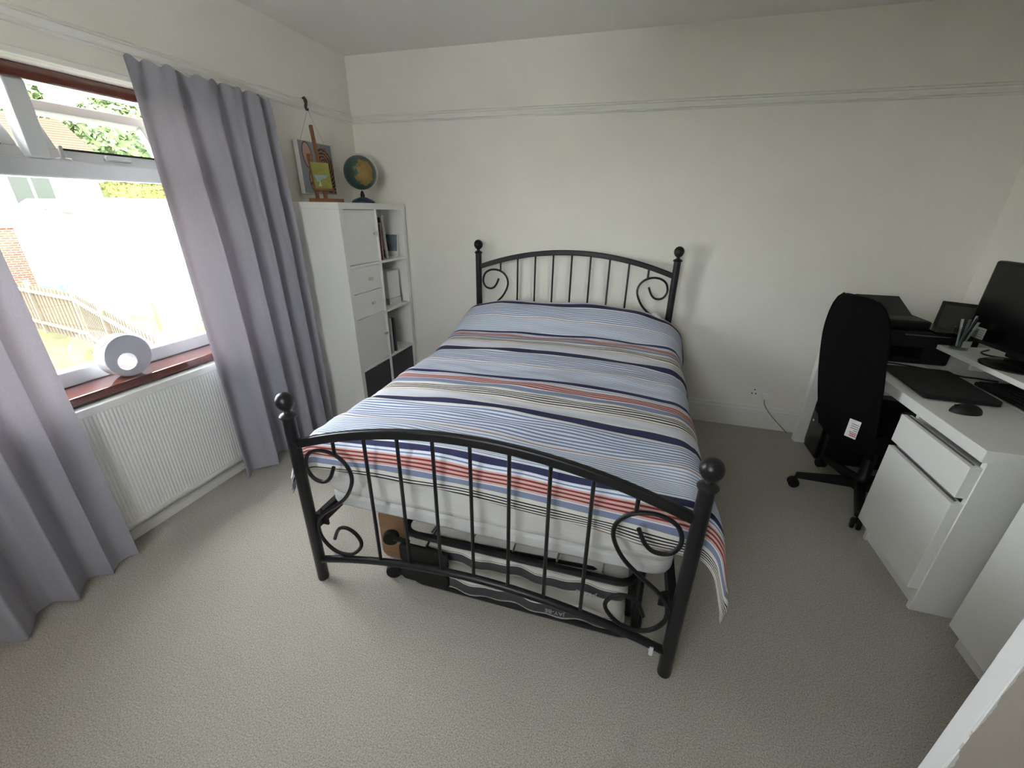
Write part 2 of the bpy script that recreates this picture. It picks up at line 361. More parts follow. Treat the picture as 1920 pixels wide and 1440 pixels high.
for (a, b_), lb in (((ya, yb), 'dark grey fabric storage box in the bottom left bookcase cube'), ((yd+sh/2+.003, BY1-tk-.003), 'dark grey fabric storage box in the bottom right bookcase cube')):
    q = thing('storage_box', (.2, (a+b_)/2, tk), lb, 'storage box', 'fabric boxes in the bookcase bottom row')
    g = MB().box(BX0+.02, BX1-.012, a, b_, tk+.001, tk+.015).box(BX1-.022, BX1-.010, a, b_, tk+.015, tk+cell-.01).box(BX0+.02, BX0+.03, a, b_, tk+.015, tk+cell-.01).box(BX0+.03, BX1-.022, a, a+.01, tk+.015, tk+cell-.01).box(BX0+.03, BX1-.022, b_-.01, b_, tk+.015, tk+cell-.01)
    g.build('body', M_gfab, q, bevel=.003)
    bx('front_seam', M_gfab, (BX1-.0105, BX1-.009, a+.004, b_-.004, tk+cell-.03, tk+cell-.027), q, 0)
# things in the open cubes
def colm(n, h, r=.5): return mat(n, h, r)
def book(y, th, hgt, dep, z, col, label, lean=0, page=True, x1=.30):
    M = Matrix.Translation((0, y, z)) @ Matrix.Rotation(lean, 4, 'X')
    q = thing('book', (x1-dep/2, y, z), label, 'book', 'books in the bookcase cubes')
    m = colm('cover_'+col, col, .45)
    g = MB().box(x1-.003, x1, 0, th, .001, hgt, M).box(x1-dep, x1-.003, 0, .002, .001, hgt, M).box(x1-dep, x1-.003, th-.002, th, .001, hgt, M); g.build('cover', m, q)
    MB().box(x1-dep+.003, x1-.003, .002, th-.002, .004, hgt-.004, M).build('pages', M_paper, q)
    return q
yc = yd+sh/2; zt = ZS[3]
book(-.362, .012, .24, .21, zt, '5b2328', 'thin dark red book against the divider in the top bookcase cube', x1=.368)
book(-.346, .008, .25, .21, zt, 'a58787', 'thin pale pink book beside the dark red one in the top cube', x1=.368)
mag = book(-.276, .006, .29, .22, zt, 'b9b6b0', 'leaning magazine with navy and orange cover in the top cube', lean=.10, x1=.355)
Mm = Matrix.Translation((0, -.276, zt)) @ Matrix.Rotation(.10, 4, 'X')
MB().box(.145, .345, -.0012, -.0002, .16, .285, Mm).build('cover_print', colm('print_navy', '3c3d47'), mag)
MB().box(.145, .345, -.0012, -.0002, .075, .155, Mm).build('cover_print', mat('print_photo', '8a6f58', .5, var=.5, vscale=30), mag)
MB().box(.145, .345, -.0012, -.0002, .01, .07, Mm).build('cover_print', colm('print_dark', '4a4a48'), mag)
book(-.262, .006, .30, .22, zt, 'd9d8d4', 'thin white folder leaning next to the magazine in the top cube', lean=.10, x1=.355)
pc_ = thing('postcard', (.27, -.085, zt), 'small grey-blue picture card standing in the top right bookcase cube', 'card')
Mp = Matrix.Translation((0, -.105, zt)) @ Matrix.Rotation(-.14, 4, 'X')
MB().box(.215, .345, 0, .004, .001, .17, Mp).build('card', M_paper, pc_)
MB().box(.225, .335, -.0008, 0, .04, .16, Mp).build('picture', mat('print_bluegrey', '6d7684', .4, var=.3, vscale=20), pc_)
# table lamp in the second cube
z = ZS[2]
LP = thing('table_lamp', (.26, -.175, z), 'small square table lamp with white shade and steel base in the bookcase', 'lamp')
Ml = Rz(math.radians(-8), .26, -.175)
MB().box(.185, .335, -.245, -.105, z+.001, z+.05, Ml).build('base', M_chrome, LP, bevel=.002)
MB().box(.187, .333, -.243, -.107, z+.05, z+.255, Ml).build('shade', mat('frosted_shade', (.82,.82,.82), .35), LP, bevel=.006)
z = ZS[1]
book(-.394, .010, .16, .24, z, '1e1e20', 'small black book by the divider in the third bookcase cube', x1=.380)
book(-.380, .016, .29, .2, z, '8b8985', 'tall grey book in the third bookcase cube', x1=.375)
book(-.358, .024, .28, .2, z, 'b7b5ae', 'thick pale book in the third bookcase cube', x1=.372)
book(-.305, .020, .27, .18, z, '29323d', 'leaning dark navy book in the third bookcase cube', lean=.03, x1=.372)

# globe ---------------------------------------------------------
gx, gy, gz = .20, -.265, bh
GL = thing('globe', (gx, gy, gz), 'small desk globe with green oceans on a dark blue base on the bookcase', 'globe')
mb_ = mat('globe_base_blue', (.02,.035,.085), .35)
MB().lathe([(.078,.0),(.078,.012),(.066,.022),(.036,.034),(.020,.040),(.001,.041)], gx, gy, 28, gz).build('base', mb_, GL, smooth=True)
MB().lathe([(.015,.036),(.015,.055),(.010,.072),(.006,.080),(.001,.082)], gx, gy, 16, gz).build('stem', M_bplast, GL, smooth=True)
mg = bpy.data.materials.new('globe_map'); mg.use_nodes = True; t = mg.node_tree; b = t.nodes['Principled BSDF']; b.inputs['Roughness'].default_value = .35
tc = t.nodes.new('ShaderNodeTexCoord'); mp = t.nodes.new('ShaderNodeMapping'); mp.inputs['Location'].default_value = (-.075, .055, -.195); sp = t.nodes.new('ShaderNodeSeparateXYZ')
nn = t.nodes.new('ShaderNodeTexNoise'); nn.inputs['Scale'].default_value = 22; nn.inputs['Detail'].default_value = 4
ln = t.nodes.new('ShaderNodeVectorMath'); ln.operation = 'LENGTH'
ms = t.nodes.new('ShaderNodeVectorMath'); ms.operation = 'MULTIPLY'; ms.inputs[1].default_value = (1,1.15,.8)
ad = t.nodes.new('ShaderNodeMath'); ad.operation = 'MULTIPLY_ADD'; ad.inputs[1].default_value = .12; 
rr = t.nodes.new('ShaderNodeValToRGB'); rr.color_ramp.interpolation = 'LINEAR'
e = rr.color_ramp.elements; e[0].position = .07; e[0].color = c('a5844a'); e[1].position = .120; e[1].color = c('86743e')
e2 = e.new(.126); e2.color = c('35524c'); e3 = e.new(.5); e3.color = c('2b4546')
t.links.new(tc.outputs['Object'], mp.inputs[0]); t.links.new(mp.outputs[0], ms.inputs[0]); t.links.new(ms.outputs[0], ln.inputs[0]); t.links.new(tc.outputs['Object'], nn.inputs['Vector'])
t.links.new(nn.outputs['Fac'], ad.inputs[0]); t.links.new(ln.outputs['Value'], ad.inputs[2]); t.links.new(ad.outputs[0], rr.inputs[0]); t.links.new(rr.outputs[0], b.inputs['Base Color'])
gc = Vector((gx, gy, gz+.195))
MB().sphere(gc, .108, 40, 24).build('sphere', mg, GL, smooth=True, angle=80)
side = Vector((math.cos(math.radians(38)), math.sin(math.radians(38)), 0)); tilt = math.radians(23)
arc = []
for k in range(25):
    a = -PI/2 + PI*k/24 - .0; v = side*math.cos(a) + Vector((0,0,1))*math.sin(a)
    ax = side.cross(Vector((0,0,1))); v = Matrix.Rotation(tilt, 3, ax) @ v; arc.append(gc + v*.116)
MB().tube(arc, .004, 6).build('meridian', mat('clear_arm', (.7,.7,.68), .2), GL, smooth=True)
# easel with small painting ---------------------------------------------------------
ex, ey, ez = .205, -.655, bh
EA = thing('tabletop_easel', (ex, ey, ez), 'small wooden tabletop easel standing on the bookcase', 'easel')
Me = Matrix.Translation((ex, ey, ez)) @ Matrix.Rotation(math.radians(-28), 4, 'Z')
def eb(nm, a, tiltb=0): MB().box(*a, M=Me @ Matrix.Rotation(tiltb, 4, 'Y')).build(nm, M_wood, EA, bevel=.0015)
eb('base_bar', (-.012, .014, -.105, .105, 0, .022)); eb('base_bar', (-.12, -.012, -.012, .012, 0, .018))
tb = math.radians(-9)
eb('upright', (-.010, .008, -.062, -.044, .02, .27), tb); eb('upright', (-.010, .008, -.012, .006, .02, .43), tb); eb('ledge', (.008, .03, -.07, .05, .062, .074), tb)
eb('crossbar', (-.008, .006, -.07, .05, .10, .114), tb); eb('clamp', (.006, .022, -.014, .010, .222, .236), tb)
SP = thing('small_painting', tuple(Me @ Vector((.02, 0, .08))), 'small yellow-green painting with a blue patch resting on the easel', 'painting')
Ms = Me @ Matrix.Rotation(tb, 4, 'Y')
MB().box(.010, .022, -.062, .044, .075, .222, Ms).build('canvas', mat('canvas_yellow', '8d8c46', .7, var=.15, vscale=25), SP)
MB().prism([(-.055,.150),(.030,.152),(.012,.133),(-.012,.130),(-.030,.112),(-.046,.112)], 'x', .022, .0226).build('painted_patch', mat('paint_blue', '8fa6ae', .6), SP)
MB().prism([(-.040,.088),(-.026,.118),(-.020,.088)], 'x', .022, .0226).build('painted_patch', mat('paint_cream', 'c9c69a', .6), SP)
for ch in SP.children:
    if ch.name.startswith('painted_patch'):
        for v in ch.data.vertices: v.co = (Ms @ (v.co + OFF[ch])) - OFF[ch]
# hanging canvas ---------------------------------------------------------
CV = thing('hanging_canvas', (.03, -.48, 1.52), 'pink and brown canvas of swirling lines hung by string from the picture rail', 'canvas')
cy0, cy1, cz0, cz1 = -.645, -.335, 1.520, 1.825
MB().box(.012, .042, cy0, cy1, cz0, cz1).build('canvas', mat('canvas_side', (.72,.70,.66), .8), CV, bevel=.002)
mp_ = bpy.data.materials.new('painted_swirls'); mp_.use_nodes = True; t = mp_.node_tree; b = t.nodes['Principled BSDF']; b.inputs['Roughness'].default_value = .7
tc = t.nodes.new('ShaderNodeTexCoord'); mpp = t.nodes.new('ShaderNodeMapping'); mpp.inputs['Location'].default_value = (0, -.045, -.19)
wv = t.nodes.new('ShaderNodeTexWave'); wv.wave_type = 'RINGS'; wv.rings_direction = 'X'; wv.inputs['Scale'].default_value = 16; wv.inputs['Distortion'].default_value = 3.5; wv.inputs['Detail'].default_value = 1; wv.inputs['Detail Scale'].default_value = 3
rw = t.nodes.new('ShaderNodeValToRGB'); rw.color_ramp.elements[0].position = .38; rw.color_ramp.elements[0].color = c('3f2f28'); rw.color_ramp.elements[1].position = .55; rw.color_ramp.elements[1].color = c('a87f68')
t.links.new(tc.outputs['Object'], mpp.inputs[0]); t.links.new(mpp.outputs[0], wv.inputs['Vector']); t.links.new(wv.outputs['Fac'], rw.inputs[0]); t.links.new(rw.outputs[0], b.inputs['Base Color'])
def patch(pts, m, x=.0425, nm='painted_shape'): return MB().prism(pts, 'x', x, x+.0006).build(nm, m, CV)
def ell(cy, cz, a, b_, rot=0, n=28, s0=0, s1=2*PI):
    return [(cy + a*math.cos(s0+(s1-s0)*k/n)*math.cos(rot) - b_*math.sin(s0+(s1-s0)*k/n)*math.sin(rot), cz + a*math.cos(s0+(s1-s0)*k/n)*math.sin(rot) + b_*math.sin(s0+(s1-s0)*k/n)*math.cos(rot)) for k in range(n)]
mpk = mat('paint_pink', 'c59d92', .7); mdk = mat('paint_outline', '41342f', .7); mgr = mat('paint_greyblue', '8f989c', .7)
patch([(cy0+.004,cz0+.004),(cy1-.004,cz0+.004),(cy1-.004,cz1-.004),(cy0+.004,cz1-.004)], mgr, .0421)
patch([(-.515,1.62),(-.50,1.73),(-.46,1.80),(-.40,1.80),(-.355,1.75),(-.34,1.68),(-.34,1.53),(-.40,1.53),(-.47,1.56)], mp_, .0427)
for a in ((-.575,1.745,.042,.075,.10), (-.535,1.615,.050,.085,-.12)):
    patch(ell(*a), mdk, .0433); patch(ell(a[0], a[1], a[2]-.006, a[3]-.006, a[4]), mpk, .0439)
# string and hook (its own small hook on the rail)
HK = thing('picture_hook', (.02, -.50, 2.00), 'dark metal picture hook over the rail holding the string', 'hook')
hp = [(.012,-.50,2.062),(.024,-.50,2.064),(.032,-.50,2.050),(.030,-.50,2.030),(.026,-.50,2.012),(.030,-.50,2.000),(.040,-.50,1.998),(.044,-.50,2.008)]
MB().tube(hp, [.005,.009,.011,.010,.008,.006,.005,.003], 8).build('hook', mat('dark_iron', '4b443c', .5, .6), HK, smooth=True)
MB().tube([(.03,cy0+.04,cz1-.01),(.036,-.502,1.999),(.036,-.498,1.999),(.03,cy1-.04,cz1-.01)], .0012, 5).build('string', mat('string', 'a9a294', .9), CV)

# ------------------------------------------------------------------ bed
XL, XR, YF, YH = 1.010, 2.377, -2.037, -.110
XC = (XL+XR)/2
BED = thing('bed_frame', (XC, (YF+YH)/2, 0), 'black metal double bed frame with arched scrollwork head and foot ends', 'bed')
def finial(x, y, zb):
    return MB().lathe([(.021,0),(.028,.002),(.029,.008),(.024,.014),(.012,.020),(.010,.027),(.014,.031),(.022,.036),(.030,.050),(.0325,.062),(.030,.075),(.022,.087),(.010,.094),(.001,.095)], x, y, 24, zb)
def post(x, y, ztop):
    p = MB().lathe([(.021,0),(.022,.004),(.022,ztop)], x, y, 20).build('post', M_black, BED, smooth=True)
    finial(x, y, ztop).build('finial', M_black, p, smooth=True)
def arch(y, zend, peak, n=28, x0=XL+.015, x1=XR-.015):
    return [Vector((x0 + (x1-x0)*k/n, y, zend + (peak-zend)*(1 - (2*k/n-1)**2*1.0)**1.0)) for k in range(n+1)]
def archz(x, zend, peak): return zend + (peak-zend)*(1 - ((x-XC)/(XR-.015-XC))**2)
def strap(path, w, h):
    # flat-topped bar: rectangular section swept along an arch in x-z
    vs = []; fs = []
    for i, p in enumerate(path):
        a = path[max(0, i-1)]; b_ = path[min(len(path)-1, i+1)]; tdir = (b_-a).normalized(); nrm = Vector((-tdir.z, 0, tdir.x))
        for sy, sn in ((-1,-1),(1,-1),(1,1),(-1,1)): vs.append(p + Vector((0, sy*w/2, 0)) + nrm*sn*h/2)
    for i in range(len(path)-1):
        for j in range(4): fs.append((i*4+j, i*4+(j+1) % 4, i*4+4+(j+1) % 4, i*4+4+j))
    fs += [(3,2,1,0), tuple(4*(len(path)-1)+j for j in range(4))]
    return MB().add(vs, fs)
SCR = [(1.165,.582),(1.142,.533),(1.11,.508),(1.066,.516),(1.044,.560),(1.058,.612),(1.098,.640),(1.151,.644),(1.199,.625),(1.230,.585),(1.233,.532),(1.200,.463),(1.147,.408),(1.083,.356),(1.046,.306),(1.042,.240),(1.072,.190),(1.117,.166),(1.175,.174),(1.218,.215),(1.230,.252),(1.212,.287),(1.180,.305),(1.150,.302),(1.128,.280),(1.108,.236)]
def smoothpath(P, k=5):
    P = [Vector(p) for p in P]; out = []
    for i in range(len(P)-1):
        p0 = P[max(0,i-1)]; p1 = P[i]; p2 = P[i+1]; p3 = P[min(len(P)-1,i+2)]
        for j in range(k):
            s = j/k; out.append(.5*((2*p1) + (p2-p0)*s + (2*p0-5*p1+4*p2-p3)*s*s + (3*p1-p0-3*p2+p3)*s**3))
    return out + [P[-1]]
def bedend(y, zt_end, zt_peak, zb_end, zb_peak, dz, ztop):
    post(XL, y, ztop); post(XR, y, ztop)
    strap(arch(y, zt_end, zt_peak), .024, .034).build('top_rail', M_black, BED, bevel=.006)
    MB().tube(arch(y, zb_end, zb_peak), .0145, 12).build('bottom_rail', M_black, BED, smooth=True)
    for k in range(9):
        x = XC + (k-4)*.1285
        if k in (0, 8): zb = .640+dz
        else: zb = archz(x, zb_end, zb_peak)
        MB().tube([(x,y,zb), (x,y,archz(x, zt_end, zt_peak)-.008)], .0065, 8).build('spindle', M_black, BED, smooth=True)
    for sgn in (1, -1):
        pth = smoothpath([(XC + sgn*(px-XC), y, pz+dz) for px, pz in SCR])
        MB().tube(pth, .0072, 8).build('scroll', M_black, BED, smooth=True)
bedend(YF, .655, .785, .105, .212, 0, .760)
bedend(YH, 1.055, 1.175, .50, .60, .392, 1.145)
bx('tape', M_paper, (XR-.062, XR-.050, YF-.017, YF+.017, .086, .124), BED, .001)
for x in (XL+.018, XR-.018):
    bx('side_rail', M_black, (x-.013, x+.013, YF+.01, YH-.01, .27, .325), BED, .002)
    sx = 1 if x < XC else -1
    MB().prism([(x+sx*.013,.275),(x+sx*.013,.345),(x+sx*.040,.325),(x+sx*.040,.275)], 'y', YF+.022, YF+.030).build('corner_bracket', M_black, BED)
for k in range(12):
    yy = YF+.14+k*.148
    if yy < YH-.05: bx('slat', M_board, (XL+.032, XR-.032, yy, yy+.06, .312, .326), BED, .001)
for x in (XC,): bx('centre_support', M_black, (x-.015, x+.015, YF+.30, YH-.30, .285, .311), BED)
# mattress
MT = thing('mattress', (XC, -1.03, .327), 'white mattress with pale fitted sheet on the black metal bed', 'mattress')
def rrect(x0, x1, y0, y1, r, n=6):
    P = []
    for (cx, cy, a) in ((x1-r,y1-r,0),(x0+r,y1-r,90),(x0+r,y0+r,180),(x1-r,y0+r,270)):
        for k in range(n+1):
            q = math.radians(a+90*k/n); P.append((cx+r*math.cos(q), cy+r*math.sin(q)))
    return P
MB().prism(rrect(1.024, 2.362, -1.951, -.160, .075), 'z', .328, .385).build('base', mat('mattress_cream', (.60,.60,.60), .9, bump=.2, bscale=250), MT, bevel=.012, smooth=True)
MB().prism(rrect(1.020, 2.366, -1.955, -.158, .075), 'z', .380, .548).build('fitted_sheet', mat('sheet_white', (.66,.65,.625), .9, var=.03, vscale=4, bump=.25, bscale=18, stretch=(1,1,4)), MT, bevel=.035, seg=4, smooth=True)
# pillows
def sstep(a, b_, x):
    x = min(1, max(0, (x-a)/(b_-a))); return x*x*(3-2*x)
mpl = mat('pillow_cotton', (.78,.77,.74), .9)
def pillow(xc, label, lift=0):
    def fn(u, v):
        U = 2*u-1; th = 2*PI*v
        sx, sy, sz = .335, .20, .075
        k = (1-abs(U)**2.6); 
        ca, sa = math.cos(th), math.sin(th)
        px = sx*U; py = sy*ca*(max(k,0)**.28); pz = sz*sa*(max(k,0)**.5)*(1-.35*abs(ca)**4)
        lf = lift*sstep(.45, .8, U)*sstep(.02, .18, py)
        return (xc+px, -.345+py*.85+lf*.35, .640+pz*.85+.05*(py/.2)+lf)
    return tag(MB().grid(fn, 24, 20).build('pillow', mpl, smooth=True, angle=80), label, 'pillow', 'white pillows under the duvet')
pillow(1.335, 'white pillow under the striped duvet near the bookcase'); pillow(2.025, 'white pillow peeking out from under the duvet at the headboard right post', .15)

# duvet ------------------------------------------------------------
md = bpy.data.materials.new('striped_cotton'); md.use_nodes = True; t = md.node_tree; b = t.nodes['Principled BSDF']; b.inputs['Roughness'].default_value = .85; b.inputs['Specular IOR Level'].default_value = .15
tc = t.nodes.new('ShaderNodeUVMap'); sp = t.nodes.new('ShaderNodeSeparateXYZ'); t.links.new(tc.outputs[0], sp.inputs[0])
PER = .77
def math_(op, a, b_=None, cc=None):
    n = t.nodes.new('ShaderNodeMath'); n.operation = op
    for i, v in enumerate((a, b_, cc)):
        if v is None: continue
        if isinstance(v, (int, float)): n.inputs[i].default_value = v
        else: t.links.new(v, n.inputs[i])
    return n.outputs[0]
ph = math_('FRACT', math_('DIVIDE', sp.outputs['Y'], PER))     # 0..1 from the middle of a wide navy band towards the head
def ramp(stops, interp='CONSTANT'):
    n = t.nodes.new('ShaderNodeValToRGB'); n.color_ramp.interpolation = interp; el = n.color_ramp.elements
    el[0].position = stops[0][0]; el[0].color = stops[0][1]; el[1].position = stops[1][0]; el[1].color = stops[1][1]
    for p_, q in stops[2:]:
        e_ = el.new(p_); e_.color = q
    t.links.new(ph, n.inputs[0]); return n.outputs[0]
NAVY=c('3a3c5e'); PALE=c('d3d4de'); CREAM=c('e2dfd8'); RED=c('93393c'); PINK=c('d4b4ae'); GBLUE=c('8891b0'); DARK=c('2b2a3a'); LIGHT=c('e3e7f1'); BLUE=c('7b8ab4'); MBLUE=c('98a4c4')
def q_(m): return m/PER
base = ramp([(0,NAVY),(q_(.027),CREAM),(q_(.034),PALE),(q_(.098),CREAM),(q_(.104),RED),(q_(.107),CREAM),(q_(.180),CREAM),(q_(.196),GBLUE),(q_(.232),LIGHT),(q_(.238),PINK),(q_(.302),LIGHT),(q_(.330),NAVY),(q_(.362),LIGHT),(q_(.545),DARK),(q_(.549),PINK),(q_(.556),LIGHT),(q_(.732),CREAM),(q_(.744),NAVY)])
lcol = ramp([(0,NAVY),(q_(.110),DARK),(q_(.186),GBLUE),(q_(.238),RED),(q_(.302),BLUE),(q_(.362),MBLUE),(q_(.55),BLUE)])
K=(0,0,0,1); Wt=(1,1,1,1); H=(.5,.5,.5,1); G=(.25,.25,.25,1)
lmask = ramp([(0,K),(q_(.118),Wt),(q_(.176),K),(q_(.242),Wt),(q_(.296),K),(q_(.306),Wt),(q_(.326),K),(q_(.368),Wt),(q_(.536),K),(q_(.565),Wt),(q_(.730),K)])
fr = ramp([(0,K),(q_(.118),(62/200,)*3+(1,)),(q_(.186),(55/200,)*3+(1,)),(q_(.302),(70/200,)*3+(1,)),(q_(.362),(72/200,)*3+(1,)),(q_(.55),(48/200,)*3+(1,))])
m_ = math_('FRACT', math_('MULTIPLY', sp.outputs['Y'], math_('MULTIPLY', fr, 200)))
on = math_('LESS_THAN', m_, .46)
fac = math_('MULTIPLY', on, lmask)
mx = t.nodes.new('ShaderNodeMixRGB'); t.links.new(fac, mx.inputs[0]); t.links.new(base, mx.inputs[1]); t.links.new(lcol, mx.inputs[2]); t.links.new(mx.outputs[0], b.inputs['Base Color'])
nw = t.nodes.new('ShaderNodeTexNoise'); nw.inputs['Scale'].default_value = 700; bpn = t.nodes.new('ShaderNodeBump'); bpn.inputs['Strength'].default_value = .08; bpn.inputs['Distance'].default_value = .002
tc2 = t.nodes.new('ShaderNodeTexCoord'); t.links.new(tc2.outputs['Object'], nw.inputs['Vector']); t.links.new(nw.outputs['Fac'], bpn.inputs['Height']); t.links.new(bpn.outputs[0], b.inputs['Normal'])

def bend(d, r, flare):
    # arc of radius r, then nearly straight down: returns (outward, drop)
    if d <= 0: return d, 0.0
    q = min(d/r, PI/2-.08); out = r*math.sin(q); drop = r*(1-math.cos(q)); rest = d - r*(PI/2-.08)
    if rest > 0: out += rest*flare; drop += rest*(1-flare*flare)**.5
    return out, drop
w0 = .655; rS = .105; yF0 = -1.912; rF = .060
def duv_pos(a, b_):
    # a: across from the middle, b_: along, metres of cloth; head end at b_=0 (y=-.13), growing towards the foot
    s = 1 if a > 0 else -1
    y = -.150 - b_
    nz = noise.noise(Vector((a*1.4+3, b_*5.0, .3)))*.018 + noise.noise(Vector((a*3.1, b_*11.0+a*2.5, 4.1)))*.010 + noise.noise(Vector((a*2.2+7, b_*17.0-a*3.0, 9.0)))*.005
    slack = noise.noise(Vector((b_*3.2, s*2.0, 1.7)))*.02
    ox, dx = bend(abs(a)-w0+slack*.4, rS, .14)
    x = XC + s*(min(abs(a), w0-slack*.4) + max(0, ox) if abs(a) > w0-slack*.4 else abs(a))
    df = (yF0 - y)
    oy, dy = bend(df, rF, .05)
    if df > 0: y = yF0 - oy
    top = .618 + .035*math.cos(min(1, abs(a)/.76)*PI/2)
    top += .035*sstep(-.85, -.50, y) + .150*sstep(-.56, -.17, y)*(1-.35*sstep(.45,.78,abs(a)))
    hd = sstep(-.195, -.15, y)
    top -= .05*hd*hd
    z = top - dx - dy*(1 if dx < .02 else .85) + nz*(1 if dx < .02 else .6)
    if dx > .03:
        x += s*(.016*math.sin(b_*11+a) + .01*math.sin(b_*23+1))*min(1, dx/.2)
        x += s*.03*sstep(1.6, 1.95, b_)*min(1, dx/.2)
        y -= .020*sstep(1.6, 1.9, b_)*min(1, dx/.2)
    lim = .327 if dx < .03 else .1
    return Vector((x, y, max(z, lim)))
AL, AR = .655+.165+.055, .655+.165+.135
def blen(a): # foot hem runs lower towards the right
    return 1.762 + .097 + .040 + .050*(a+.9)/1.8
def dfn(u, v):
    a = -AL + u*(AL+AR); return duv_pos(a, v*blen(a))
def duv(u, v):
    a = -AL + u*(AL+AR); b_ = v*blen(a)
    return (a, -.150-b_ + 1.555 + .50*max(0, .50-b_) - .55*max(0, b_-1.70) + .018*noise.noise(Vector((a*1.5, b_*2.5, 8))) + .009*noise.noise(Vector((a*4.0, b_*5.0, 3))) + 10*PER)
DU = thing('duvet', (XC, -1.0, .4), 'puffy duvet in blue, red and cream striped cotton covering the bed', 'duvet')
dob = MB().grid(dfn, 130, 190, duv).build('cover', md, DU, smooth=True, angle=False, fixn=False)
so = dob.modifiers.new('thick', 'SOLIDIFY'); so.thickness = .012; so.offset = -1

# ------------------------------------------------------------------ folded guest bed under the bed
FB = thing('folding_guest_bed', (1.8, -1.7, 0), 'folded black guest bed with striped pads lying flat under the bed', 'folding bed')
mpad = bpy.data.materials.new('striped_pad'); mpad.use_nodes = True; t = mpad.node_tree; b = t.nodes['Principled BSDF']; b.inputs['Roughness'].default_value = .9
tc = t.nodes.new('ShaderNodeUVMap'); sp = t.nodes.new('ShaderNodeSeparateXYZ'); t.links.new(tc.outputs[0], sp.inputs[0])
rp = t.nodes.new('ShaderNodeValToRGB'); rp.color_ramp.interpolation = 'CONSTANT'; el = rp.color_ramp.elements
CW=(.62,.61,.57,1); CD=(.055,.055,.06,1); CK=(.02,.02,.02,1)
el[0].position = 0; el[0].color = CW; el[1].position = .17; el[1].color = CK
for p_, q in ((.185,CW),(.22,CD),(.66,CW),(.70,CK),(.715,CW)): e_ = el.new(p_); e_.color = q
t.links.new(sp.outputs['Y'], rp.inputs[0]); t.links.new(rp.outputs[0], b.inputs['Base Color'])
def pad(x0, x1, yf, yb, z0, z1, sag):
    # mattress half: puffy block, printed edge on the front
    prof = [(yf+.035,0),(yf+.010,.12),(yf,.35),(yf,.65),(yf+.010,.88),(yf+.035,1),(yb,1),(yb,0)]
    vv = [0,.12,.30,.60,.85,1.0,1.0,1.0]
    n = 40; g = MB(); vs = []; uv = []
    for i in range(n+1):
        u = i/n; x = x0+(x1-x0)*u
        e_ = min(1, min(u, 1-u)/.06); e_ = math.sqrt(max(0, 1-(1-e_)**2))*.75+.25
        wob = .006*math.sin(u*17)+.004*math.sin(u*41)
        for (y, q), w_ in zip(prof, vv):
            zz = (z0+z1)/2 + (q-.5)*(z1-z0)*e_ + sag*math.sin(PI*u)*(q-.5) 
            vs.append((x, (y + (1-e_)*.03 + wob) if y < yb else y, zz)); uv.append((u, w_ + .02*math.sin(u*23)))
    m_n = len(prof); fs = []
    for i in range(n):
        for j in range(m_n): fs.append((i*m_n+j, i*m_n+(j+1) % m_n, (i+1)*m_n+(j+1) % m_n, (i+1)*m_n+j))
    fs += [tuple(range(m_n)), tuple(reversed([n*m_n+j for j in range(m_n)]))]
    g.add(vs, fs); g.uv = uv; return g
pad(1.42, 2.235, -1.962, -1.32, .012, .112, .004).build('mattress_half', mpad, FB, smooth=True)
pad(1.44, 2.235, -1.925, -1.32, .118, .205, .010).build('mattress_half', mpad, FB, smooth=True)
def frame_loop(x0, x1, y0, y1, z, r, rc=.07):
    P = rrect(x0, x1, y0, y1, rc, 5); return MB().tube([(a, b_, z) for a, b_ in P], r, 8, closed=True)
frame_loop(1.36, 2.29, -1.947, -1.28, .0135, .013).build('lower_frame', M_black, FB, smooth=True)
frame_loop(1.33, 2.26, -1.915, -1.28, .226, .014).build('upper_frame', M_black, FB, smooth=True)
MB().tube([(1.36,-1.90,.21),(1.75,-1.88,.205),(2.10,-1.86,.20),(2.20,-1.86,.17),(2.245,-1.86,.10),(2.25,-1.86,.02)], .013, 8).build('hoop_leg', M_black, FB, smooth=True)
MB().tube([(2.275,-1.90,.015),(2.275,-1.89,.15),(2.275,-1.86,.30)], .014, 8).build('hoop_leg', M_black, FB, smooth=True)
for k in range(5):
    x = 1.46+k*.17
    MB().tube([(x,-1.90,.240),(x+.02,-1.33,.240)], .004, 6).build('spring_wire', M_chrome, FB)
for z0, z1 in ((.030,.105),(.125,.215)):
    MB().prism(rrect(1.345, 1.555, z0, z1, .02, 4), 'y', -1.968, -1.951).build('end_plate', M_bplast, FB, bevel=.004)
for (x, y, z) in ((1.295,-1.945,.033),(1.30,-1.945,.213)):
    wz = MB().lathe([(.012,-.014),(.030,-.013),(.033,-.006),(.033,.006),(.030,.013),(.012,.014)], 0, 0, 20, M=Matrix.Translation((x,y,z)) @ Matrix.Rotation(PI/2, 4, 'X') @ Matrix.Rotation(.4, 4, 'Y'))
    wz.build('caster', M_bplast, FB, smooth=True)
    MB().tube([(x+.01,y+.0,z),(x+.08,y,z-.004)], .010, 8).build('caster_stem', M_bplast, FB, smooth=True)
def text(body, size, M, m, parent, name='lettering', ext=.0004):
    cu = bpy.data.curves.new('t', 'FONT'); cu.body = body; cu.size = size; cu.extrude = ext; cu.align_x = 'CENTER'; cu.align_y = 'CENTER'
    o = bpy.data.objects.new('t', cu); COL.objects.link(o); dg = bpy.context.evaluated_depsgraph_get()
    me = bpy.data.meshes.new_from_object(o.evaluated_get(dg)); bpy.data.objects.remove(o)
    off = OFF[parent] if parent is not None else Vector()
    me.transform(Matrix.Translation(-off) @ M); me.materials.clear(); me.materials.append(m)
    q = bpy.data.objects.new(name, me); COL.objects.link(q); q.parent = parent; OFF[q] = off; return q
mgt = mat('grey_print', (.42,.42,.43), .8)
fl = Matrix.Rotation(PI/2, 4, 'X') @ Matrix.Rotation(PI, 4, 'Z')
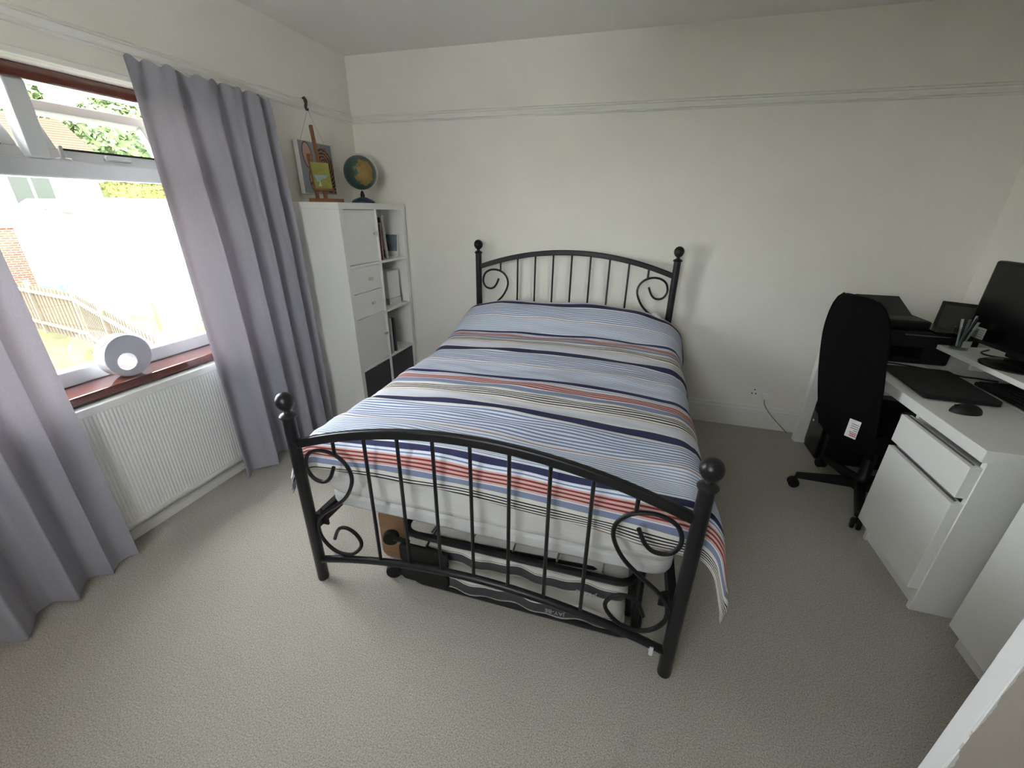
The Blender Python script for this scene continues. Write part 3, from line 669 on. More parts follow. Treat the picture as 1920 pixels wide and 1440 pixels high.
text('JAY-BE', .026, Matrix.Translation((1.985,-1.9705,.064)) @ fl, mgt, FB)
text('JAY-BE', .026, Matrix.Translation((2.09,-1.9365,.158)) @ fl, mgt, FB)
bd_ = MB().prism(rrect(1.192, 1.312, .012, .268, .035, 5), 'y', -1.868, -1.848).build('wooden_board', M_board, bevel=.002)
tag(bd_, 'brown wooden board with rounded corners standing under the bed beside the folded guest bed', 'board')

# ------------------------------------------------------------------ desk along the right wall
DX0, DX1, DY0, DY1, DZ = 3.305, 3.955, -1.500, -.105, .73
DK = thing('desk', ((DX0+DX1)/2, (DY0+DY1)/2, 0), 'white laminate desk with a drawer pedestal along the right wall', 'desk')
bx('desktop', M_white, (DX0, DX1, DY0, DY1, DZ-.045, DZ), DK, .002)
bx('end_panel', M_white, (DX0, DX1-.02, DY1-.05, DY1, 0, DZ-.045), DK)
bx('back_panel', M_white, (DX1-.04, DX1-.02, -1.08, DY1-.05, .32, DZ-.045), DK)
px0, py0, py1 = DX0+.03, DY0, -1.085
bx('pedestal_side', M_white, (px0-.012, DX1-.02, py0, py0+.02, 0, DZ-.045), DK)
bx('pedestal_side', M_white, (px0, DX1-.02, py1-.02, py1, 0, DZ-.045), DK)
bx('plinth', M_white, (px0+.012, px0+.03, py0+.02, py1-.02, 0, .08), DK)
bx('pedestal_back', M_white, (DX1-.04, DX1-.02, py0+.02, py1-.02, .02, DZ-.045), DK)
for z0, z1 in ((.535,.660), (.105,.510)):
    d_ = bx('drawer', M_white, (DX0-.018, DX0+.020, py0+.004, py1+.004, z0, z1), DK, .002)
    bx('drawer_slot_shade', mat('drawer_shadow_gap', (.12,.12,.12), .7), (DX0-.002, DX0+.004, py0+.02, py1, z1, z1+.003), d_, 0)  # dark strip painted in for the shade of the finger-pull slot
    bx('drawer_box', M_white, (px0+.01, DX1-.08, py0+.03, py1-.03, z0+.02, z1-.03), d_, 0)
# monitor riser
SX0, SZ = 3.625, .845
RS = thing('monitor_riser', (3.79, -1.03, DZ), 'white raised monitor shelf at the back of the desk', 'shelf')
bx('shelf_top', M_white, (SX0, DX1, DY0+.02, -.550, SZ-.022, SZ), RS)
bx('end_panel', M_white, (SX0+.16, DX1, -.570, -.552, DZ+.001, SZ-.022), RS); bx('end_panel', M_white, (SX0+.05, DX1, DY0+.025, DY0+.045, DZ+.001, SZ-.022), RS)
# monitor
MN = thing('monitor', (3.73, -.86, SZ), 'black flat computer monitor on the raised desk shelf', 'monitor')
Mmn = Rz(math.radians(3), 3.75, -.78)
MB().box(3.735, 3.775, -1.06, -.53, .885, 1.255, Mmn).build('bezel', M_bplast, MN, bevel=.008)
MB().box(3.7335, 3.7355, -1.045, -.545, .905, 1.240, Mmn).build('screen', M_bgloss, MN)
st_ = MB().box(3.7325, 3.7337, -.645, -.575, .905, .957, Mmn).build('sticker', mat('sticker_paper', (.55,.54,.50), .7), MN)
for k in range(4): MB().box(3.7318, 3.7326, -.638, -.590, .914+k*.010, .9165+k*.010, Mmn).build('sticker_print', mat('print_grey', (.2,.2,.2), .8), st_)
MB().box(3.765, 3.80, -.82, -.74, .86, 1.05).build('neck', M_bplast, MN, bevel=.006)
MB().lathe([(.115,0),(.115,.006),(.10,.014),(.04,.020),(.001,.021)], 3.735, -.865, 32, SZ+.001).build('base', M_bgloss, MN, smooth=True)
# laptop, mouse, keyboard
LT = thing('laptop', (3.49, -.88, DZ), 'closed black laptop lying on the white desk', 'laptop')
Mlt = Matrix.Translation((3.488, -.875, DZ)) @ Matrix.Rotation(math.radians(-3.5), 4, 'Z')
MB().prism(rrect(-.128, .128, -.195, .195, .016, 4), 'z', .004, .016).build('base', M_bplast, LT, bevel=.002)
MB().prism(rrect(-.128, .128, -.195, .195, .016, 4), 'z', .0165, .025).build('lid', mat('laptop_lid', (.010,.010,.0095), .6, spec=.3), LT, bevel=.002)
for sx in (-.1,.1):
    for sy in (-.16,.16): MB().lathe([(.008,0),(.008,.004)], sx, sy, 10).build('foot', M_bplast, LT)
for ch in LT.children:
    M_ = Mlt
    for v in ch.data.vertices: v.co = (M_ @ (v.co + OFF[ch])) - OFF[ch]
MS = thing('computer_mouse', (3.435, -1.17, DZ), 'black computer mouse on the desk in front of the laptop', 'mouse')
Mms = Matrix.Translation((3.432, -1.168, DZ+.001)) @ Matrix.Rotation(math.radians(8), 4, 'Z')
def mfn(u, v):
    a = 2*PI*u; ph_ = PI/2*v
    return Mms @ Vector((.054*math.cos(a)*math.cos(ph_)**.7, .031*math.sin(a)*math.cos(ph_)**.7, .034*math.sin(ph_)))
MB().grid(mfn, 28, 10).build('shell', M_bplast, MS, smooth=True, angle=70)
MB().box(-.048, -.028, -.003, .003, .022, .033, Mms).build('scroll_wheel', M_bgloss, MS, bevel=.002)
KB = thing('keyboard', (3.74, -1.0, DZ), 'black keyboard pushed partly under the monitor shelf', 'keyboard')
MB().box(3.668, 3.800, -1.24, -.80, DZ+.001, DZ+.018).build('case', M_bplast, KB, bevel=.003)
for r_ in range(5):
    for k in range(14):
        MB().box(3.676+r_*.0238, 3.676+r_*.0238+.019, -1.232+k*.0305, -1.232+k*.0305+.0255, DZ+.018, DZ+.024).build('key', M_bplast, KB)
# cables on the desk
mcab = mat('cable_black', (.012,.012,.012), .5); mcw = mat('cable_grey', (.45,.45,.43), .5)
def cable(name, pts, r, m, label, k=8): return tag(MB().tube(smoothpath(pts, k), r, 6).build(name, m, smooth=True), label, 'cable')
zc = DZ+.005
cable('printer_cable', [(3.35,-.655,zc),(3.39,-.60,zc),(3.44,-.575,zc),(3.52,-.60,zc),(3.63,-.655,zc),(3.68,-.70,zc),(3.74,-.71,zc),(3.80,-.73,zc)], .004, mcab, 'black cable looping from behind the chair past the printer on the desk')
cable('mouse_cable', [(3.60,-.555,zc),(3.64,-.63,zc),(3.655,-.76,zc),(3.65,-.93,zc),(3.646,-1.06,zc),(3.655,-1.30,zc)], .0035, mcw, 'thin grey cable running along the desk beside the keyboard')
cable('monitor_cable', [(3.80,-.60,SZ+.005),(3.735,-.66,SZ+.005),(3.74,-.715,SZ+.005),(3.86,-.76,SZ+.005)], .004, mcab, 'black cable lying on the shelf under the monitor')
# pen cup
CU = thing('pen_cup', (3.672, -.612, SZ), 'clear glass pen cup with pens on the monitor shelf', 'pen cup')
g = MB(); n = 24; prof = [(.034,.002),(.036,.01),(.042,.105),(.040,.105),(.034,.012),(.001,.010)]
g.lathe(prof, 3.672, -.612, n, SZ); g.build('glass', M_cup, CU, smooth=True)
for k, (dx, dy, l, h) in enumerate([(.018,.006,.15,'8a8d90'),(-.016,.012,.13,'c9c9c6'),(.004,-.02,.145,'2a2d30'),(-.01,-.014,.135,'5a6a62'),(.02,-.012,.125,'b8b8b4')]):
    p = thing('pen', (3.672+dx*.6, -.612+dy*.6, SZ+.012), ['grey metal pen standing in the glass pen cup','white pen leaning in the glass pen cup','black pen standing in the glass pen cup','green-grey pen standing in the glass pen cup','pale grey marker standing in the glass pen cup'][k], 'pen', 'pens in the glass cup')
    a = Vector((3.672+dx*.4, -.612+dy*.4, SZ+.014)); bb = a + Vector((dx*.9, dy*.9, l)).normalized()*l
    MB().tube([a, a+(bb-a)*.7], .0042, 8).build('barrel', mat('pen_'+h, h, .35), p, smooth=True)
    MB().tube([a+(bb-a)*.7, bb], .0050, 8).build('cap', mat('pen_'+h, h, .35), p, smooth=True)
MB().prism(rrect(3.656, 3.690, SZ+.018, SZ+.050, .004, 2), 'y', -.6535, -.6525).build('paper_label', mat('faded_label', (.42,.42,.40), .8), CU)
# black photo frame leaning by the wall
PF = thing('photo_frame', (3.82, -.27, DZ), 'black leaning picture frame on the desk corner behind the pen cup', 'picture frame')
Mpf = Matrix.Translation((3.815, -.325, DZ+.012)) @ Matrix.Rotation(math.radians(-32), 4, 'Z') @ Matrix.Rotation(math.radians(-22), 4, 'X')
MB().box(-.10, .10, 0, .018, 0, .285, Mpf).build('frame', M_bgloss, PF, bevel=.003)
MB().box(-.082, .082, -.002, .0, .02, .265, Mpf).build('picture', mat('dark_print', (.018,.018,.017), .25), PF)
MB().box(-.02, .02, .018, .024, .0, .22, Mpf).build('strut', M_bplast, PF)
# printer
PRN = thing('printer', (3.52, -.36, DZ), 'black inkjet printer on the far end of the desk', 'printer')
bx('body', M_bplast, (3.345, 3.705, -.545, -.175, DZ+.001, DZ+.165), PRN, .012)
bx('scanner_lid', M_bplast, (3.35, 3.60, -.50, -.18, DZ+.166, DZ+.215), PRN, .01)
MB().prism([(-.40,DZ+.21),(-.20,DZ+.29),(-.19,DZ+.28),(-.38,DZ+.205)], 'x', 3.36, 3.57).build('paper_tray', M_bplast, PRN, bevel=.002)
bx('control_panel', M_bgloss, (3.60, 3.70, -.545, -.30, DZ+.166, DZ+.176), PRN, .003)
bx('trim_strip', mat('dark_grey_trim', (.10,.10,.11), .3), (3.48, 3.695, -.5475, -.5445, DZ+.150, DZ+.156), PRN, .001)
bx('output_slot', M_bgloss, (3.37, 3.58, -.548, -.544, DZ+.03, DZ+.09), PRN, .002)
# PC tower
TW = thing('computer_tower', (3.56, -.30, 0), 'black computer tower standing on the carpet under the desk', 'computer')
MB().prism([(-.415,.010),(-.205,.010),(-.190,.06),(-.190,.40),(-.205,.425),(-.415,.425)], 'x', 3.365, 3.80).build('case', M_bplast, TW, bevel=.01)
MB().prism([(-.405,.02),(-.215,.02),(-.200,.06),(-.200,.39),(-.215,.415),(-.405,.415)], 'x', 3.340, 3.366).build('front_panel', M_bgloss, TW, bevel=.012, seg=3)
bx('drive_trim', M_chrome, (3.337, 3.341, -.36, -.215, .345, .350), TW, .001)
MB().lathe([(.008,0),(.008,.003)], 0, 0, 14, M=Matrix.Translation((3.341,-.25,.22)) @ Matrix.Rotation(-PI/2, 4, 'Y')).build('power_button', M_chrome, TW)
for x in (3.40, 3.76):
    for y in (-.39, -.22): MB().lathe([(.014,0),(.014,.011)], x, y, 12).build('foot', M_bplast, TW)

# ------------------------------------------------------------------ office chair (faces the desk)
CX, CY = 3.435, -.745
CH = thing('office_chair', (CX, CY, 0), 'black fabric office chair with a high curved back at the desk', 'chair')
for k in range(5):
    a = math.radians(176-72*(k-0)) ; dx, dy = math.cos(a), math.sin(a); R_ = .30
    M = Matrix.Translation((CX, CY, 0)) @ Matrix.Rotation(a, 4, 'Z')
    lg = MB().add([M @ Vector(p) for p in [(.03,-.026,.075),(R_,-.017,.062),(R_,.017,.062),(.03,.026,.075),(.03,-.022,.125),(R_,-.013,.092),(R_,.013,.092),(.03,.022,.125)]], [(3,2,1,0),(4,5,6,7),(0,1,5,4),(1,2,6,5),(2,3,7,6),(3,0,4,7)]).build('base_leg', M_bplast, CH, bevel=.006)
    cs = MB()
    for s_ in (-1, 1):
        cs.lathe([(.008,-.009),(.024,-.009),(.028,-.005),(.028,.005),(.024,.009),(.008,.009)], 0, 0, 18, M=M @ Matrix.Translation((R_+.002, s_*.013, .0285)) @ Matrix.Rotation(PI/2, 4, 'X'))
    cs.tube([M @ Vector((R_-.004,0,.03)), M @ Vector((R_-.004,0,.07))], .008, 8)
    cs.build('caster', M_bplast, lg, smooth=True)
MB().lathe([(.045,.07),(.045,.13),(.028,.15),(.026,.30),(.016,.305),(.016,.40)], CX, CY, 20).build('gas_column', M_bplast, CH, smooth=True)
bx('mechanism', M_bplast, (CX-.12, CX+.10, CY-.08, CY+.08, .385, .425), CH, .008)
def cushion(x0, x1, y0, y1, z0, z1, r): return MB().prism(rrect(x0, x1, y0, y1, r, 6), 'z', z0, z1)
cushion(CX-.235, CX+.225, CY-.235, CY+.235, .425, .505, .08).build('seat', M_bfabric, CH, bevel=.03, seg=4, smooth=True)
# back: curved shell, leaning away from the desk
def bk(u, v, front):
    # u across -1..1, v up 0..1
    tq = max(0, (v-.70)/.30); z = .36 + .745*(v if v < .70 else .70+.30*math.sin(tq*PI/2)); hw = (.192 + .020*math.sin(PI*min(1, v*1.1)))*(1 if tq <= 0 else max(.02, math.cos(tq*PI/2))**.45)
    zz = z
    lean = CX-.205 - .165*v - .012*math.sin(PI*v)
    x = lean + .030*u*u + (front*.055*(1-abs(u)**4)*(.55+.45*math.sin(PI*min(1,v+.1))) if front > 0 else -.012*(1-u*u))
    return Vector((x, CY + u*hw, zz))
nU, nV = 26, 34; g = MB(); vs = []; fs = []
for fr_ in (0, 1):
    for j in range(nV+1):
        for i in range(nU+1): vs.append(bk(2*i/nU-1, j/nV, fr_))
s_ = (nU+1)*(nV+1)
for j in range(nV):
    for i in range(nU):
        q = (j*(nU+1)+i, j*(nU+1)+i+1, (j+1)*(nU+1)+i+1, (j+1)*(nU+1)+i); fs += [q, tuple(s_+w_ for w_ in reversed(q))]
for j in range(nV):
    for i in (0, nU): q = (j*(nU+1)+i, (j+1)*(nU+1)+i, s_+(j+1)*(nU+1)+i, s_+j*(nU+1)+i); fs.append(q)
for i in range(nU):
    for j in (0, nV): q = (j*(nU+1)+i, j*(nU+1)+i+1, s_+j*(nU+1)+i+1, s_+j*(nU+1)+i); fs.append(q)
g.add(vs, fs); BKO = g.build('backrest', M_bfabric, CH, smooth=True, angle=70)
MB().tube([bk(-1, v_/20, 0)  for v_ in range(20)], .005, 8).build('piping', M_bfabric, BKO, smooth=True)
MB().tube([bk(1, v_/20, 0)  for v_ in range(20)], .005, 8).build('piping', M_bfabric, BKO, smooth=True)
MB().tube([(CX-.215,CY,.50),(CX-.205,CY,.44),(CX-.18,CY,.402),(CX-.1,CY,.40)], .03, 10, flat=.4).build('back_bar', M_bplast, CH, smooth=True)
for s_ in (-1, 1):
    y = CY + s_*.275
    ar = MB().tube(smoothpath([(CX-.02,CY+s_*.2,.415),(CX-.02,y,.415),(CX-.03,y,.47),(CX-.06,y,.56),(CX-.06,y,.625)], 5), .020, 8).build('arm_support', M_bplast, CH, smooth=True)
    MB().prism(rrect(CX-.20, CX+.08, y-.032, y+.032, .03, 5), 'z', .622, .650).build('armrest', M_bplast, CH, bevel=.01, seg=3, smooth=True)
Mt = Matrix.Translation((CX-.268, CY-.135, .545)) @ Matrix.Rotation(math.radians(-62), 4, 'Z')
lb = MB().box(-.024, .024, -.0006, .0006, -.092, 0, Mt).build('care_label', M_paper, CH); 
for k in range(5): MB().box(-.010 if k != 3 else .004, .022, -.0012, -.0006, -.022-k*.0105, -.0195-k*.0105, Mt).build('print_line', mat('print_black', (.02,.02,.02), .8), lb)
for k in range(2): MB().box(-.006, .022, -.0012, -.0006, -.073-k*.009, -.069-k*.009, Mt).build('print_line', mat('print_red', (.45,.03,.03), .8), lb)

Mrot = Rz(math.radians(14), CX, CY)
for ch in list(CH.children):                                     # the seat and back are swivelled on the star base
    if ch.name.startswith(('base_leg', 'gas_column')): continue
    for q in [ch] + list(ch.children):
        for v in q.data.vertices: v.co = (Mrot @ (v.co + OFF[q])) - OFF[q]
# ------------------------------------------------------------------ wall socket, plug, cable
SK = thing('wall_socket', (3.07, -.005, .222), 'white double wall socket above the skirting board beside the desk', 'socket')
bx('plate', M_trim, (2.995, 3.142, -.012, -.0005, .225, .312), SK, .003)
for x in (3.034, 3.103): bx('switch', M_trim, (x+.014, x+.026, -.016, -.011, .281, .301), SK, .001)
for x, z in ((3.034,.292),(3.022,.264),(3.046,.264)): bx('pin_hole', M_bplast, (x-.004, x+.004, -.0126, -.0118, z-.004, z+.004), SK, 0)
PLG = thing('plug', (3.105, -.03, .235), 'white plug with a cable in the right side of the wall socket', 'plug')
MB().prism([(3.082,.243),(3.088,.234),(3.122,.234),(3.128,.243),(3.128,.275),(3.120,.288),(3.090,.288),(3.082,.275)], 'y', -.045, -.0125).build('body', M_trim, PLG, bevel=.006, seg=3)
MB().tube(smoothpath([(3.105,-.030,.236),(3.108,-.034,.205),(3.135,-.040,.16),(3.19,-.045,.10),(3.245,-.06,.05),(3.28,-.075,.02)], 6), .0035, 6).build('flex', mat('flex_grey', (.34,.32,.28), .6), PLG, smooth=True)

# ------------------------------------------------------------------ white cabinet nearer the camera and the open door
CB = thing('white_cabinet', (3.68, -1.93, 0), 'plain white cabinet with recessed plinth beyond the open door at right', 'cabinet')
bx('carcass', M_white, (3.385, 3.96, -2.26, -1.625, .072, .90), CB)
bx('plinth', M_white, (3.400, 3.95, -2.25, -1.632, 0, .073), CB)
bx('door', M_white, (3.366, 3.384, -2.255, -1.615, .075, .90), CB)
DR = thing('door_1', (3.2, -2.34, 0), kind='structure')
mdl = bpy.data.materials.new('door_face'); mdl.use_nodes = True; t = mdl.node_tree; b = t.nodes['Principled BSDF']; b.inputs['Roughness'].default_value = .6
tc = t.nodes.new('ShaderNodeTexCoord'); sp = t.nodes.new('ShaderNodeSeparateXYZ'); nn = t.nodes.new('ShaderNodeTexNoise'); nn.inputs['Scale'].default_value = 22; nn.inputs['Detail'].default_value = 5
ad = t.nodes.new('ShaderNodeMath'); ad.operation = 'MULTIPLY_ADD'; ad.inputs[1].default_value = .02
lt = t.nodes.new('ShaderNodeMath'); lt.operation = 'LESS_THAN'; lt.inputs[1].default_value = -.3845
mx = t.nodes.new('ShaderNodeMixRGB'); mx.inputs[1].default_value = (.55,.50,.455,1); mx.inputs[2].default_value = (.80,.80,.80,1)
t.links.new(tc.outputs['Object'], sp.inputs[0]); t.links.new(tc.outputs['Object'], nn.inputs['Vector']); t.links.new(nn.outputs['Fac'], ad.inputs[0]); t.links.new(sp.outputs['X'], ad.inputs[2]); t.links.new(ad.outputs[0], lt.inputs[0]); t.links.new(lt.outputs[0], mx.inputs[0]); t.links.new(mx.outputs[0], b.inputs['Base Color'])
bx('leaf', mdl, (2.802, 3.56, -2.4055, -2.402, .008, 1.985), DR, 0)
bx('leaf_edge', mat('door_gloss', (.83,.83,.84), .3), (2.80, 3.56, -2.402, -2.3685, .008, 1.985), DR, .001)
bx('frame_post', M_trim, (3.565, 3.66, -2.44, -2.33, 0, 2.05), DR, .003)

# ------------------------------------------------------------------ outside
GZ = -2.5
M_lawn = mat('lawn', (.050,.050,.011), 1, var=.35, vscale=1.2, bump=.6, bscale=30)
st(MB().box(-70, -.6, -40, 60, GZ-.3, GZ).build('ground', M_lawn))
M_fence = mat('fence_wood', (.062,.045,.029), .85, var=.25, vscale=5, stretch=(3,3,.3))
M_frail = mat('fence_rail_wood', (.10,.082,.058), .85, var=.15, vscale=4)
def fence(p0, p1, label, posts_at):
    a = Vector((p0[0], p0[1], GZ)); b_ = Vector((p1[0], p1[1], GZ)); d = b_-a; L = d.length; d.normalize(); ang = math.atan2(d.y, d.x)
    nrm = Vector((d.y, -d.x, 0)); 
    if nrm.y > 0: nrm = -nrm                                     # rails on the side of this garden
    F = thing('garden_fence', tuple((a+b_)/2), label, 'fence', 'wooden fences in the garden')
    bm_ = meshof(MB().box(-.055, .055, -.009, .009, .06, 1.55).build('board_mesh', M_fence, off=(0,0,0)))
    n = int(L/.118)
    for k in range(n):
        q = a + d*(k+.5)*L/n; inst('board', bm_, F, (q.x + (.006 if k % 2 else -.006)*nrm.x, q.y + (.006 if k % 2 else -.006)*nrm.y, GZ - random.random()*.015), (0,0,ang))
    R_ = Matrix.Translation(a) @ Matrix.Rotation(ang, 4, 'Z'); sg = 1 if (R_.to_3x3() @ Vector((0,1,0))).dot(nrm) > 0 else -1
    for z in (.30, 1.32):
        MB().box(0, L, min(sg*.02, sg*.075), max(sg*.02, sg*.075), z, z+.09, R_).build('rail', M_frail, F)
    for s_ in posts_at:
        MB().box(s_*L-.055, s_*L+.055, min(-sg*.02, sg*.09), max(-sg*.02, sg*.09), 0, 1.66, R_).build('fence_post', M_frail, F, bevel=.004)
        MB().box(s_*L-.075, s_*L+.075, min(-sg*.04, sg*.11), max(-sg*.04, sg*.11), 1.66, 1.70, R_).build('post_cap', M_frail, F)
fence((-19.7,5.93), (-13.45,4.98), 'far wooden board fence in the garden seen through the window', (.55, 1.0))
fence((-13.35,4.93), (-6.2,2.28), 'near wooden board fence running towards the house behind the ring vase', (.42, .98))
# neighbouring house
M_render = mat('white_render', (.80,.79,.76), .9)
mbk = bpy.data.materials.new('brickwork'); mbk.use_nodes = True; t = mbk.node_tree; b = t.nodes['Principled BSDF']; b.inputs['Roughness'].default_value = .9
tc = t.nodes.new('ShaderNodeTexCoord'); mp = t.nodes.new('ShaderNodeMapping'); mp.inputs['Rotation'].default_value = (PI/2, 0, PI/2); bt = t.nodes.new('ShaderNodeTexBrick')
bt.inputs['Scale'].default_value = 1; bt.inputs['Brick Width'].default_value = .24; bt.inputs['Row Height'].default_value = .085; bt.inputs['Mortar Size'].default_value = .012
bt.inputs['Color1'].default_value = c('5a3022'); bt.inputs['Color2'].default_value = c('673b28'); bt.inputs['Mortar'].default_value = c('7c7062')
cxy = t.nodes.new('ShaderNodeCombineXYZ'); sx_ = t.nodes.new('ShaderNodeSeparateXYZ'); t.links.new(tc.outputs['Object'], sx_.inputs[0]); t.links.new(sx_.outputs['Y'], cxy.inputs['X']); t.links.new(sx_.outputs['Z'], cxy.inputs['Y'])
t.links.new(cxy.outputs[0], bt.inputs['Vector']); t.links.new(bt.outputs['Color'], b.inputs['Base Color'])
HX, HY0, HY1, HE = -20.0, 1.5, 10.6, 3.15
HS = thing('neighbouring_house', (HX, HY1, GZ), 'white rendered neighbouring house with brick base and tiled roof behind the fence', 'house')
bx('rendered_wall', M_render, (-28, HX, HY0, HY1, GZ, HE), HS, 0)
bx('brick_base', mbk, (HX, HX+.06, HY0, 7.95, GZ, .55), HS, 0)
MB().prism([(7.95,.62),(HY0,.62),(HY0,.55),(7.95,.55)], 'x', HX, HX+.12).build('ledge', M_render, HS)
mrt = bpy.data.materials.new('roof_tiles'); mrt.use_nodes = True; t = mrt.node_tree; b = t.nodes['Principled BSDF']; b.inputs['Roughness'].default_value = .9; b.inputs['Specular IOR Level'].default_value = 0
tc = t.nodes.new('ShaderNodeTexCoord'); wv = t.nodes.new('ShaderNodeTexWave'); wv.bands_direction = 'Z'; wv.inputs['Scale'].default_value = 2.6; wv.inputs['Distortion'].default_value = .3
rr = t.nodes.new('ShaderNodeValToRGB'); rr.color_ramp.elements[0].color = c('33271f'); rr.color_ramp.elements[0].position = .05; rr.color_ramp.elements[1].color = c('483a31'); rr.color_ramp.elements[1].position = .35
t.links.new(tc.outputs['Object'], wv.inputs['Vector']); t.links.new(wv.outputs['Fac'], rr.inputs[0]); t.links.new(rr.outputs[0], b.inputs['Base Color'])
e0, e1, hx0, hx1 = HY0-.3, HY1+.3, -28.4, HX+.4
MB().add([(hx1,e0,HE),(hx1,e1,HE),(-24,e0,4.9),(-24,e1,4.9),(hx0,e0,HE),(hx0,e1,HE),(hx1,e0,HE-.12),(hx1,e1,HE-.12),(-24,e0,4.75),(-24,e1,4.75),(hx0,e0,HE-.12),(hx0,e1,HE-.12)],
    [(0,1,3,2),(2,3,5,4),(6,8,9,7),(8,10,11,9),(0,6,7,1),(4,5,11,10),(0,2,8,6),(2,4,10,8),(1,7,9,3),(3,9,11,5)]).build('roof', mrt, HS)
MB().prism([(-28,HE-.1),(HX,HE-.1),(-24,4.72)], 'y', HY1-.2, HY1).build('gable', M_render, HS)
HS.rotation_euler.z = math.radians(-19)
g = MB().box(hx1-.02, hx1+.08, e0, e1, HE-.12, HE); g.build('gutter', M_upvc, HS)
M_dglass = mat('dark_window_glass', (.03,.035,.03), .5, spec=.1)
wf = MB().box(HX, HX+.08, 7.95, 9.25, 1.10, 2.42).build('window', M_upvc, HS)
for a, b_ in ((8.05, 8.56), (8.64, 9.15)): MB().box(HX+.06, HX+.09, a, b_, 1.2, 2.34).build('pane', M_dglass, wf)
wf = MB().box(HX, HX+.08, 4.2, 5.8, 1.1, 2.42).build('window', M_upvc, HS)
for a, b_ in ((4.3, 4.96), (5.04, 5.7)): MB().box(HX+.06, HX+.09, a, b_, 1.2, 2.34).build('pane', M_dglass, wf)
# lean-to porch with gable
PO = thing('garden_shed', (-18.6, 8.0, GZ), 'white timber shed with a small gable beside the neighbouring brick wall', 'shed')
M_wtim = mat('white_timber', (.80,.80,.78), .7)
bx('walls', M_wtim, (-19.3, -17.95, 7.05, 8.5, GZ, 1.05), PO, 0)
for sg in (0, 1):
    ym = 7.78; yo = 6.85 if sg == 0 else 8.7
    MB().add([(-19.4,ym,1.58),(-17.8,ym,1.58),(-17.8,yo,1.0),(-19.4,yo,1.0),(-19.4,ym,1.52),(-17.8,ym,1.52),(-17.8,yo,.94),(-19.4,yo,.94)], [(0,1,2,3),(7,6,5,4),(0,4,5,1),(1,5,6,2),(2,6,7,3),(3,7,4,0)]).build('roof_slope', mat('felt_grey', (.5,.5,.5), .9), PO)
bx('door', mat('timber_seam', (.55,.55,.54), .7), (-17.95, -17.93, 7.4, 8.1, GZ+.1, .6), PO, 0)
# conservatory
CO = thing('conservatory', (-15.5, 9.6, GZ), 'white framed glass conservatory with sloping glazed roof outside the window', 'conservatory')
M_pale = mat('pale_glass', (.62,.78,.82), .1)
cx0, cx1, cyA, cyB = -17.6, -15.2, 8.0, 12.2
bx('dwarf_wall', M_render, (cx0, cx1, cyA, cyB, GZ, -1.6), CO, 0)
bx('corner_frame', M_upvc, (cx0, cx1, cyA, cyB, .36, .46), CO, 0)
for k in range(8):
    y = cyA + (cyB-cyA)*k/7
    bx('mullion', M_upvc, (cx1-.08, cx1, y-.04, y+.04, -1.6, .36), CO, 0)
    MB().tube([(cx1,y,.47),(cx0,y,1.55)], .035, 6).build('glazing_bar', M_upvc, CO)
for k in range(7):
    a = cyA + (cyB-cyA)*k/7+.04; b_ = cyA + (cyB-cyA)*(k+1)/7-.04
    bx('pane', M_pale, (cx1-.05, cx1-.03, a, b_, -1.6, .36), CO, 0)
    MB().add([(cx1,a,.46),(cx1,b_,.46),(cx0,b_,1.54),(cx0,a,1.54),(cx1,a,.44),(cx1,b_,.44),(cx0,b_,1.52),(cx0,a,1.52)], [(0,1,2,3),(7,6,5,4),(0,4,5,1),(1,5,6,2),(2,6,7,3),(3,7,4,0)]).build('roof_pane', M_pale, CO)
for xa in (cx0+.04, (cx0+cx1)/2, cx1-.10): bx('mullion', M_upvc, (xa-.04, xa+.04, cyA, cyA+.06, -1.6, .36), CO, 0)
for xa, xb in ((cx0, (cx0+cx1)/2-.04), ((cx0+cx1)/2+.04, cx1-.14)): bx('pane', M_pale, (xa+.08, xb, cyA+.02, cyA+.04, -1.6, .36), CO, 0)
MB().prism([(cx0,.46),(cx1,.46),(cx0,1.52)], 'y', cyA, cyA+.03).build('side_gable', M_upvc, CO)
bx('ridge', M_upvc, (cx0-.1, cx0+.05, cyA, cyB, 1.5, 1.66), CO, 0)
bx('mid_bar', M_upvc, ((cx0+cx1)/2-.04, (cx0+cx1)/2+.04, cyA, cyB, .99, 1.06), CO, 0)
# planting
def leafy(name, ctr, rad, m, nleaf, lsize, parent=None, seed=1, squash=.7):
    rnd = random.Random(seed); g = MB(); vs = []; fs = []
    for k in range(nleaf):
        v = Vector((rnd.gauss(0,1), rnd.gauss(0,1), rnd.gauss(0,1))).normalized()
        rr_ = (.78 + .3*noise.noise(v*2.3 + Vector((seed*3.1,0,0)))) * (1-.25*rnd.random()**2)
        p = Vector(ctr) + Vector((v.x*rad[0]*rr_, v.y*rad[1]*rr_, v.z*rad[2]*rr_))
        t1 = Vector((rnd.gauss(0,1), rnd.gauss(0,1), rnd.gauss(0,1))).normalized(); t2 = t1.cross(v).normalized() if abs(t1.dot(v)) < .95 else Vector((1,0,0)); l = lsize*rnd.uniform(.6,1.3)
        n0 = len(vs); vs += [p-t1*l, p+t2*l*.5, p+t1*l, p-t2*l*.5]; fs.append((n0,n0+1,n0+2,n0+3))
    return g.add(vs, fs).build(name, m, parent, fixn=False)
M_leaf = mat('tree_leaves', (.06,.10,.03), .7, var=.5, vscale=1.5); M_bark = mat('bark', (.12,.09,.07), .9); M_hedge = mat('hedge_leaves', (.075,.08,.010), .8, var=.3, vscale=3)
